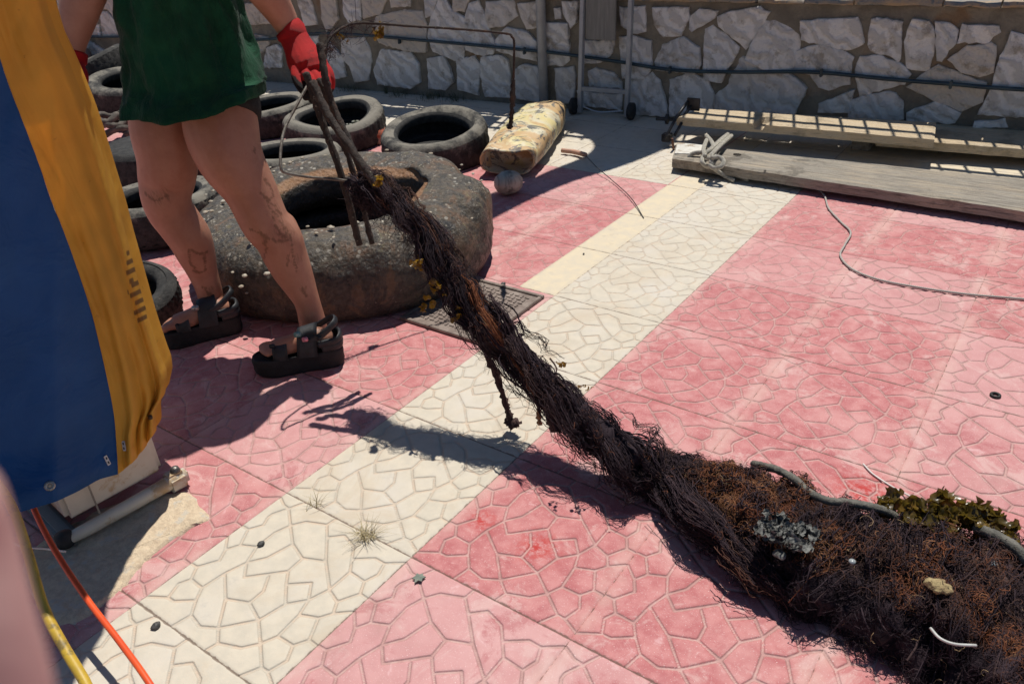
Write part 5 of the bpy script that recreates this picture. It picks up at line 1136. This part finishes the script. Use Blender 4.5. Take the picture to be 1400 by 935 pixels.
# things caught in the tangle: each rests on it
tk = lambda x, y, z: at(x, y, z)
V, F = leaves(tk(1255, 702, .14), A(.042, .022, .010), 85, .017, 31, .5); V2, F2 = leaves(tk(1330, 708, .14), A(.048, .022, .010), 95, .017, 32, .5); 
tag(mesh_obj('kelp', *join((list(V), F), (list(V2), F2)), KELPO, base=tk(1290, 705, .1)), 'frilly olive kelp lying on the far edge of the weed bundle', 'kelp')
HOSE = simple('mud_grey_hose', (.08, .075, .062), (.15, .14, .115), 40, .7, bump=.003)
tag(mesh_obj('hose_length', *tube(spline([tk(1030, 634, .09), tk(1062, 642, .13), tk(1088, 656, .145), tk(1105, 672, .145), tk(1130, 684, .15), tk(1165, 688, .155), tk(1200, 695, .15), tk(1225, 706, .13)], 10), .0090, 12, wob=.0006), HOSE, base=tk(1130, 686, .1)), 'grey muddy hose half buried along the top of the weed bundle', 'hose')
tag(mesh_obj('hose_length', *tube(spline([tk(1335, 722, .14), tk(1365, 734, .16), tk(1392, 752, .16), tk(1420, 790, .13)], 10), .011, 12, wob=.0006), HOSE, base=tk(1370, 738, .1)), 'short grey hose end at the right edge beside the olive kelp', 'hose')
n = NT('grey_coral_crust'); c = n.mix(n.mr(n.noise(50, 5, .7), .4, .62), (.06, .06, .056), (.20, .20, .185)); n.bump(n.noise(120, 5, .7), .004); CORAL = n.fin(c, .8)
c_ = tk(1075, 728, .155); V, F = leaves(c_, A(.035, .022, .006), 150, .0105, 77, .6); o = mesh_obj('coral_clump', V, F, CORAL)
def rebase(o, b):
    me = o.data; V = np.empty(len(me.vertices) * 3, np.float32); me.vertices.foreach_get('co', V); V = V.reshape(-1, 3) - np.asarray(b, np.float32); me.vertices.foreach_set('co', V.ravel()); o.location = b; me.update()
rebase(o, c_); tag(o, 'knobbly pale grey coral clump sitting on the weed bundle', 'coral')
V, F = ellipsoid(tk(1066, 758, .125), A(.014, .012, .009), n=8); V = [v + .003 * nz(v, 60) for v in V]; tag(mesh_obj('shell', V, F, CORAL, base=tk(1066, 758, .12), smooth=False), 'single pale grey shell just below the coral clump', 'shell')
SPG = simple('yellow_sponge', (.42, .33, .16), (.28, .2, .10), 60, .9, bump=.006, bscale=120)
c_ = tk(1284, 802, .165); V, F = ellipsoid(c_, A(.024, .018, .012), n=16); V = [v + (v - c_) * .5 * fbm(v, 45) + .003 * nz(v, 150) for v in V]; tag(mesh_obj('sponge', V, F, SPG, base=c_), 'small yellowish sponge on the weed bundle', 'sponge')
TAPE = simple('pale_plastic_strip', (.55, .55, .52), (.4, .4, .37), 40, .5, bump=0)
tag(mesh_obj('plastic_strip', *tube(spline([tk(1272, 858, .16), tk(1285, 872, .162), tk(1305, 880, .162), tk(1335, 882, .16)], 8), .0025, 6), TAPE, base=tk(1290, 875, .14)), 'thin pale strip lying on the near part of the weed bundle', 'strip')
tag(mesh_obj('white_wire', *tube(spline([at(1180, 634, .004), at(1195, 649, .004), at(1225, 668, .004), at(1262, 686, .02), at(1300, 698, .03), at(1330, 692, .03)], 8), .0022, 6), simple('white_plastic', (.7, .68, .64), (.6, .58, .54), 30, .5, bump=0), base=at(1220, 660)), 'thin white plastic wire lying on the red slab beside the olive kelp', 'wire')
for (x, y, z, lb) in ((1358, 771, .17, 'small clear glassy disc caught in the weed near the right edge'), (1165, 768, .16, 'small dark shiny disc caught in the middle of the weed bundle')):
    c_ = tk(x, y, z); tag(mesh_obj('glass_disc', *tube([c_, c_ + A(0, 0, .003)], .0065, 16), simple('wet_glass', (.35, .37, .36), (.2, .24, .26), 30, .15, bump=0), base=c_), lb, 'disc')

# ================================================================== MACHINE BASE UNDER THE CLOTH
WMET = simple('cream_painted_metal', (.60, .56, .46), (.52, .48, .39), 7, .45, bump=.001, c3=(.42, .30, .17), s3=9)
bA, bB = at(100, 757, 0), at(262, 664, 0); yb = (bB - bA); Lb = np.linalg.norm(yb); yb /= Lb; xb = A(yb[1], -yb[0], 0); axb = np.array([yb, -xb, [0, 0, 1]])
mb = thing('machine', 'cream painted metal machine base half hidden by the blue and yellow cloth', 'machine', A(*((bA + bB) / 2)[:2], 0))
mid = (bA + bB) / 2; dpt = .52
mesh_obj('housing', *box(mid - xb * (.036 + dpt / 2) - yb * .008 - yb * .0 + A(0, 0, .42), (Lb - .065, dpt, .72), bev=.012, ax=axb), WMET, mb, smooth=False)
V, F = tube([mid - yb * (Lb / 2 - .01) + A(0, 0, .03) - xb * .015, mid - yb * .1 + A(0, 0, .03) - xb * .012, mid + yb * (Lb / 2 - .03) + A(0, 0, .03) - xb * .012, mid + yb * (Lb / 2) + A(0, 0, .03) - xb * .015], [.013, .015, .017, .013], 20); V = [A(v[0], v[1], max(.002, v[2] * 1.15)) for v in V]
mesh_obj('foot_rail', V, F, WMET, mb)
mesh_obj('foot_rail', *box(mid - yb * (Lb / 2 - .012) - xb * .25 + A(0, 0, .022), (.045, .46, .034), bev=.01, ax=axb), simple('grey_green_metal', (.16, .20, .20), (.22, .25, .25), 10, .4, .2), mb, smooth=False)
mesh_obj('foot_lug', *box(mid + yb * (Lb / 2 - .028) - xb * .018 + A(0, 0, .03), (.062, .05, .052), bev=.012, ax=axb), WMET, mb, smooth=False)
bt_ = mid + yb * (Lb / 2 - .022) - xb * .016 + A(0, 0, .056); mesh_obj('bolt', *tube([bt_, bt_ + A(0, 0, .004), bt_ + A(0, 0, .011)], [.0135, .0125, .010], 16), simple('worn_steel', (.09, .085, .08), (.2, .19, .17), 60, .4, .7), mb)
bt_ = mid - yb * (Lb / 2 - .0) - xb * .02 + A(0, 0, .02); mesh_obj('rubber_foot', *tube([bt_, bt_ + A(0, 0, .03)], .02, 16), RUBBER, mb)
mesh_obj('seam', *box(mid - xb * .0185 - yb * (Lb / 2 - .09) + A(0, 0, .3), (.004, .003, .5), ax=axb), simple('seam_shadow', (.25, .23, .19), (.2, .18, .15), 20, .7), mb, smooth=False)

# ================================================================== THE CLOTH
# edge of the cloth (right silhouette), the seam between blue and yellow, and the hem, followed from top to bottom
RE = [(60, -60), (61, 0), (76, 45), (98, 95), (124, 160), (147, 235), (163, 290), (176, 340), (192, 400), (208, 455), (220, 490), (233, 520)]
SE = [(-42, -60), (-22, 0), (0, 82), (25, 150), (50, 215), (70, 275), (88, 320), (108, 375), (126, 430), (140, 490), (152, 545), (160, 600)]
NR = 110; u_ = np.linspace(0, len(RE) - 1, NR); REs = np.array([np.interp(u_, range(len(RE)), [p[k] for p in RE]) for k in (0, 1)]).T; SEs = np.array([np.interp(u_, range(len(SE)), [p[k] for p in SE]) for k in (0, 1)]).T
LEs = np.array([(-190, -60 + (830 + 60) * (i / (NR - 1)) ** 1.0) for i in range(NR)])
SEs[-1] = (161, 648)
# hem offsets: yellow hem between seam foot (161,648) and edge (214,560)
def cd(px, py, f):                                              # distance of the cloth surface
    a_ = np.interp(px, [-190, 75, 230], [1.66, 1.79, 2.06]); z_ = np.interp(py, [-60, 620], [-.42, 0]); return a_ + z_ * .95
def gridcloth(colsL, colsR, n, bulge, seed, wrap=False, ybot=None):
    V = []; U = []
    for i in range(NR):
        for j in range(n):
            t = j / (n - 1); px, py = colsL[i] * (1 - t) + colsR[i] * t; d = cd(px, py, t); v = i / (NR - 1)
            d += bulge(t, v); V.append(dp(px, py, d)); U.append((t, v))
    return V, U
def fold(px, py, t, v):          # t: 0 at the seam, 1 at the free edge; v: 0 top, 1 hem
    f = .024 * fbm((px / 260, py / 420, 1), 1.3, 2) + .006 * fbm((px / 110 + py / 300, py / 240, 4), 1.2, 6) - .012
    if t > 0:
        f += .016 * math.sin(t * 8 + v * 3.5 - .8) * (.25 + .9 * v) * min(1, t * 3) + .010 * math.sin(t * 21 + v * 6 + 2 * math.sin(v * 5)) * v * v * min(1, t * 2) * 1.2 + .09 * max(0, (t - .84) / .16) ** 2
        f += .003 * fbm((t * 3, v * 7 - t * 3, 9), 1.2)
    return f
SEs = spline(SEs[::10], 10)[:NR] if False else SEs
def smooth_rows(Aq, k=7):
    B = Aq.copy()
    for _ in range(3): B[1:-1] = (B[:-2] + B[1:-1] * 2 + B[2:]) / 4
    return B
for _ in range(3): REs = smooth_rows(REs); SEs = smooth_rows(SEs)
Ybot = REs.copy(); 
# pull the lowest rows of the edge inward so the hem follows the photograph
for i in range(NR):
    v = i / (NR - 1)
    if v > .955: REs[i] = REs[i] + (np.array([208, 588]) - REs[i]) * ((v - .955) / .045) ** 1.1 + np.array([5 * math.sin(v * 190), 0])
Bl = [(p if True else p) for p in LEs]; 
n = NT('yellow_oilcloth'); c = n.mix(n.mr(n.noise(6, 5, .6), .35, .65), (.70, .40, .05), (.60, .33, .04)); c = n.mix(n.mr(n.noise(28, 5, .75), .64, .70, 0, .6), c, (.20, .09, .02)); c = n.mix(n.mr(n.noise(5, 6, .7), .58, .68, 0, .35), c, (.44, .25, .05)); c = n.mix(n.math('MULTIPLY', n.mr(n.attr('ink'), .35, .6), .85), c, (.06, .045, .025))
n.bump(n.math('ADD', n.noise(7, 3, .45), n.math('MULTIPLY', n.wave(260, .5, 0, d='Z'), .006)), .012); n.b.inputs['Transmission Weight'].default_value = 0; YEL = n.fin(c, .6, 0, .4)
def add_trans(m, col, f):
    t = m.node_tree; tr_ = t.nodes.new('ShaderNodeBsdfTranslucent'); tr_.inputs[0].default_value = (*col, 1); mx_ = t.nodes.new('ShaderNodeMixShader'); mx_.inputs[0].default_value = f; ou = t.nodes['Material Output']; t.links.new(t.nodes['Principled BSDF'].outputs[0], mx_.inputs[1]); t.links.new(tr_.outputs[0], mx_.inputs[2]); t.links.new(mx_.outputs[0], ou.inputs[0])
add_trans(YEL, (.85, .46, .05), .36)
n = NT('blue_oilcloth'); c = n.mix(n.mr(n.noise(5, 5, .6), .35, .65), (.008, .065, .21), (.012, .08, .25)); n.bump(n.math('ADD', n.noise(6, 5, .6, dist=.6), n.math('MULTIPLY', n.noise(400, 2), .03)), .015); BLU = n.fin(c, .6, 0, .25); add_trans(BLU, (.01, .09, .30), .2)
add_trans(KELPO, (.30, .20, .03), .3); add_trans(KELPG, (.45, .26, .02), .3)
clothT = thing('oilcloth_cover', 'blue and yellow oilcloth draped over the machine at the left, with eyelets along its hem', 'cloth cover', mid * A(1, 1, 0))
def thick(V, F, nrow, ncol, th=.0018):
    V = np.array(V); G = V.reshape(nrow, ncol, 3); du = np.gradient(G, axis=0); dv = np.gradient(G, axis=1); N_ = np.cross(du, dv); N_ /= np.linalg.norm(N_, axis=2, keepdims=True) + 1e-9
    V2 = (G + N_ * th).reshape(-1, 3); o = len(V); F2 = F + [tuple(i + o for i in q[::-1]) for q in F]
    for i in range(nrow - 1):
        for c_ in (0, ncol - 1): F2.append((i * ncol + c_, (i + 1) * ncol + c_, (i + 1) * ncol + c_ + o, i * ncol + c_ + o))
    for j in range(ncol - 1):
        for r_ in (0, nrow - 1): F2.append((r_ * ncol + j, r_ * ncol + j + 1, r_ * ncol + j + 1 + o, r_ * ncol + j + o))
    return np.vstack([V, V2]), F2
ny_ = 70; V = []; ink = []
bars = [(.80, .52, .012), (.80, .56, .01)]
for i in range(NR):
    v = i / (NR - 1); L_, R2 = SEs[i], REs[i]
    for j in range(ny_):
        t = j / (ny_ - 1)
        px, py = L_ * (1 - t) + R2 * t
        if v > .88: py += 14 * math.sin(t * math.pi) * (v - .88) / .12 * .5
        V.append(dp(px, py, cd(px, py, t) + fold(px, py, t, v)))
        k = 0
        if 172 < px < 200 and 345 < py < 445:
            s_ = (py - 345) / 12.5 + (px - 172) * .05; k = 1.0 if (s_ % 1) < .48 and t > .80 + .05 * math.sin(py * .2) else 0
        ink.append(k)
# a short return of the cloth round the back of the edge
ext_ = 14; G = np.array(V).reshape(NR, ny_, 3); newc = []
for e in range(1, ext_ + 1):
    f = e / ext_; col_ = G[:, -1] + (FW * .24 * f - RX * (.10 * f + .05 * f * f)) + RX * .014 * math.sin(f * math.pi) * .9 + np.array([RX * .010 * math.sin(f * 9 + i * .05) for i in range(NR)]); newc.append(col_)
G2 = np.concatenate([G, np.stack(newc, 1)], 1); nc = ny_ + ext_; Ik = np.concatenate([np.array(ink).reshape(NR, ny_), np.zeros((NR, ext_))], 1).ravel()
V, F = thick(G2.reshape(-1, 3), lattice(NR, nc), NR, nc); mesh_obj('yellow_panel', V, F, YEL, clothT, attrs={'ink': np.concatenate([Ik, Ik])})
topY = G2[0].copy()
nb_ = 60; V = []
HB_ = [(-190, 800), (-60, 735), (20, 702), (75, 686), (105, 672), (135, 655), (161, 648)]
for i in range(NR):
    v = i / (NR - 1)
    for j in range(nb_):
        t = j / (nb_ - 1); xR, yR = SEs[i]; px = -190 * (1 - t) + xR * t; yb_ = np.interp(px, [p[0] for p in HB_], [p[1] for p in HB_])
        py = yR + (px - xR) * (-.03) * (1 - v) + v ** 6 * (yb_ - SEs[-1][1])
        V.append(dp(px, py, cd(px, py, 1) + fold(px, py, 0, v)))
V, F = thick(V, lattice(NR, nb_), NR, nb_); topB = np.array(V[:nb_]); mesh_obj('blue_panel', V, F, BLU, clothT)
for nm, tr_, mm in (('top_fold', topY, YEL), ('top_fold', topB, BLU)):
    rws = [tr_ + FW * (.015 * math.sin(f * 1.57) + .09 * f) + A(0, 0, .008 * math.sin(f * 3.1) - .10 * max(0, f - .6)) for f in np.linspace(0, 1, 16)]
    Vt, Ft = thick(np.array(rws).reshape(-1, 3), lattice(16, len(tr_)), 16, len(tr_)); mesh_obj(nm, Vt, Ft, mm, clothT, attrs={'ink': np.zeros(len(Vt))})
for k_ in (.35, .80):
    tp2 = topB[int(nb_ * k_)] + FW * .07 - A(0, 0, .03); bs_ = mid - xb * (.12 + .2 * (1 - k_)) + yb * (.1 * (k_ - .5)) + A(0, 0, .74)
    mesh_obj('prop', *tube([bs_, tp2], .014, 10), STEEL, mb)
EY = simple('eyelet_metal', (.35, .36, .34), (.2, .2, .19), 80, .35, .7)
BR_ = bpy.context.view_layer
bmb = None
def surf_pt(objs, px, py):
    """front-most point of the cloth seen at that place"""
    d = Vector(ray(px, py)); best = None
    for o in objs:
        from mathutils.bvhtree import BVHTree
        if '_bv' not in CACHE: CACHE['_bv'] = {}
        if o.name not in CACHE['_bv']: CACHE['_bv'][o.name] = BVHTree.FromPolygons([v.co for v in o.data.vertices], [tuple(p.vertices) for p in o.data.polygons])
        h = CACHE['_bv'][o.name].ray_cast(Vector(CAM) - o.parent.location if o.parent else Vector(CAM) - o.location, d.normalized())
        if h[0] is not None and (best is None or h[3] < best[3]): best = (h[0] + (o.parent.location if o.parent else o.location), h[1], h[2], h[3])
    return (np.array(best[0]), np.array(best[1])) if best else (dp(px, py, 1.85), -RC[2])
CACHE = {}
panels = [o for o in clothT.children]
def facing(px, py):
    p, n_ = surf_pt(panels, px, py)
    if n_ @ (p - CAM) > 0: n_ = -n_
    a_ = np.cross([0, 0, 1], n_); a_ /= np.linalg.norm(a_); return p, n_, a_, np.cross(n_, a_)
p, n_, a_, b_ = facing(68, 664); V = []
for r_, h_ in ((.0045, .002), (.006, .003), (.0095, .003), (.0115, .0012), (.0115, 0)):
    for j in range(24): V.append(p + n_ * h_ + (a_ * math.cos(j * math.pi / 12) + b_ * math.sin(j * math.pi / 12)) * r_)
mesh_obj('eyelet', V, lattice(5, 24, True), EY, clothT); mesh_obj('eyelet', *tube([p + n_ * .0005, p + n_ * .001], .005, 18), simple('eyelet_gap', (.35, .33, .26), (.3, .28, .22), 30, .8), clothT)
for x, y in ((146, 629), (170, 609)):
    p, n_, a_, b_ = facing(x, y); mesh_obj('slotted_clip', *box(p + n_ * .002, (.0085, .026, .002), bev=.0008, ax=np.array([a_, b_, n_])), simple('white_clip', (.55, .55, .54), (.4, .4, .4), 40, .4), clothT, smooth=False)
    for q in (-.006, .006): mesh_obj('slot', *box(p + n_ * .0033 + b_ * q, (.003, .006, .0008), ax=np.array([a_, b_, n_])), BLK, clothT, smooth=False)
p, n_, a_, b_ = facing(206, 570); mesh_obj('eyelet', *tube([p + n_ * .001, p + n_ * .003], .0065, 16), simple('brown_eyelet', (.06, .03, .015), (.03, .02, .01), 60, .6), clothT)
for k, (x0, y0, x1, y1) in enumerate([]): pass

# ================================================================== CABLES AT THE LEFT
ORG = simple('orange_cable_sheath', (.80, .10, .02), (.70, .08, .02), 10, .4, bump=0)
P = spline([dp(36, 655, 1.86), dp(45, 692, 1.82), dp(75, 752, 1.74), dp(120, 820, 1.64), (dp(163, 876, 1.56)), dp(207, 938, 1.48), dp(245, 1010, 1.42), dp(262, 1100, 1.38), at(300, 1200, .08), at(340, 1290, .008), at(420, 1400, .007), at(560, 1480, .007)], 10)
tag(mesh_obj('power_cable', *tube(P, .0062, 12), ORG, base=P[30]), 'bright orange cable running down from under the blue cloth', 'cable')
YH = simple('yellow_hose_rubber', (.55, .36, .03), (.42, .27, .03), 14, .5, bump=.001, c3=(.2, .14, .04), s3=12)
P = spline([dp(-20, 640, 1.75), dp(15, 690, 1.72), dp(38, 755, 1.66), dp(60, 830, 1.58), dp(88, 885, 1.52), dp(120, 940, 1.47), dp(150, 1020, 1.44), dp(165, 1110, 1.42), at(150, 1220, .07), at(160, 1320, .011), at(220, 1450, .011), at(360, 1540, .011)], 10)
tag(mesh_obj('garden_hose', *tube(P, .0098, 14), YH, base=P[30]), 'yellow hose hanging left of the orange cable', 'hose')
P = spline([dp(-30, 720, 1.70), dp(5, 735, 1.72), dp(30, 747, 1.74), dp(62, 750, 1.77), dp(90, 754, 1.80)], 8)
tag(mesh_obj('string', *tube(P, .0022, 8), simple('white_cord', (.55, .55, .56), (.45, .45, .46), 30, .5, bump=0), base=P[10]), 'thin white cord crossing the yellow hose behind the machine foot', 'cord')
# fingertip of the photographer, close to the lens and out of focus
n = NT('finger_skin'); FSK = n.fin(n.mix(n.noise(30), (.66, .42, .38), (.60, .36, .33)), .5, 0, .4)
F0 = [dp(-92, 640, .115), dp(-80, 680, .115), dp(-66, 760, .118), dp(-48, 850, .12), dp(-22, 950, .124), dp(5, 1080, .13), dp(30, 1270, .14), dp(60, 1500, .155)]
o = fused('fingertip', [tube(spline(F0, 6), np.interp(np.linspace(0, 7, 43), range(8), [.0055, .0078, .0088, .0092, .0096, .0094, .010, .0105]), 20)], FSK, None, .0012, 4); rebase(o, F0[3]); tag(o, 'blurred pink fingertip close to the lens at the bottom left', 'finger')
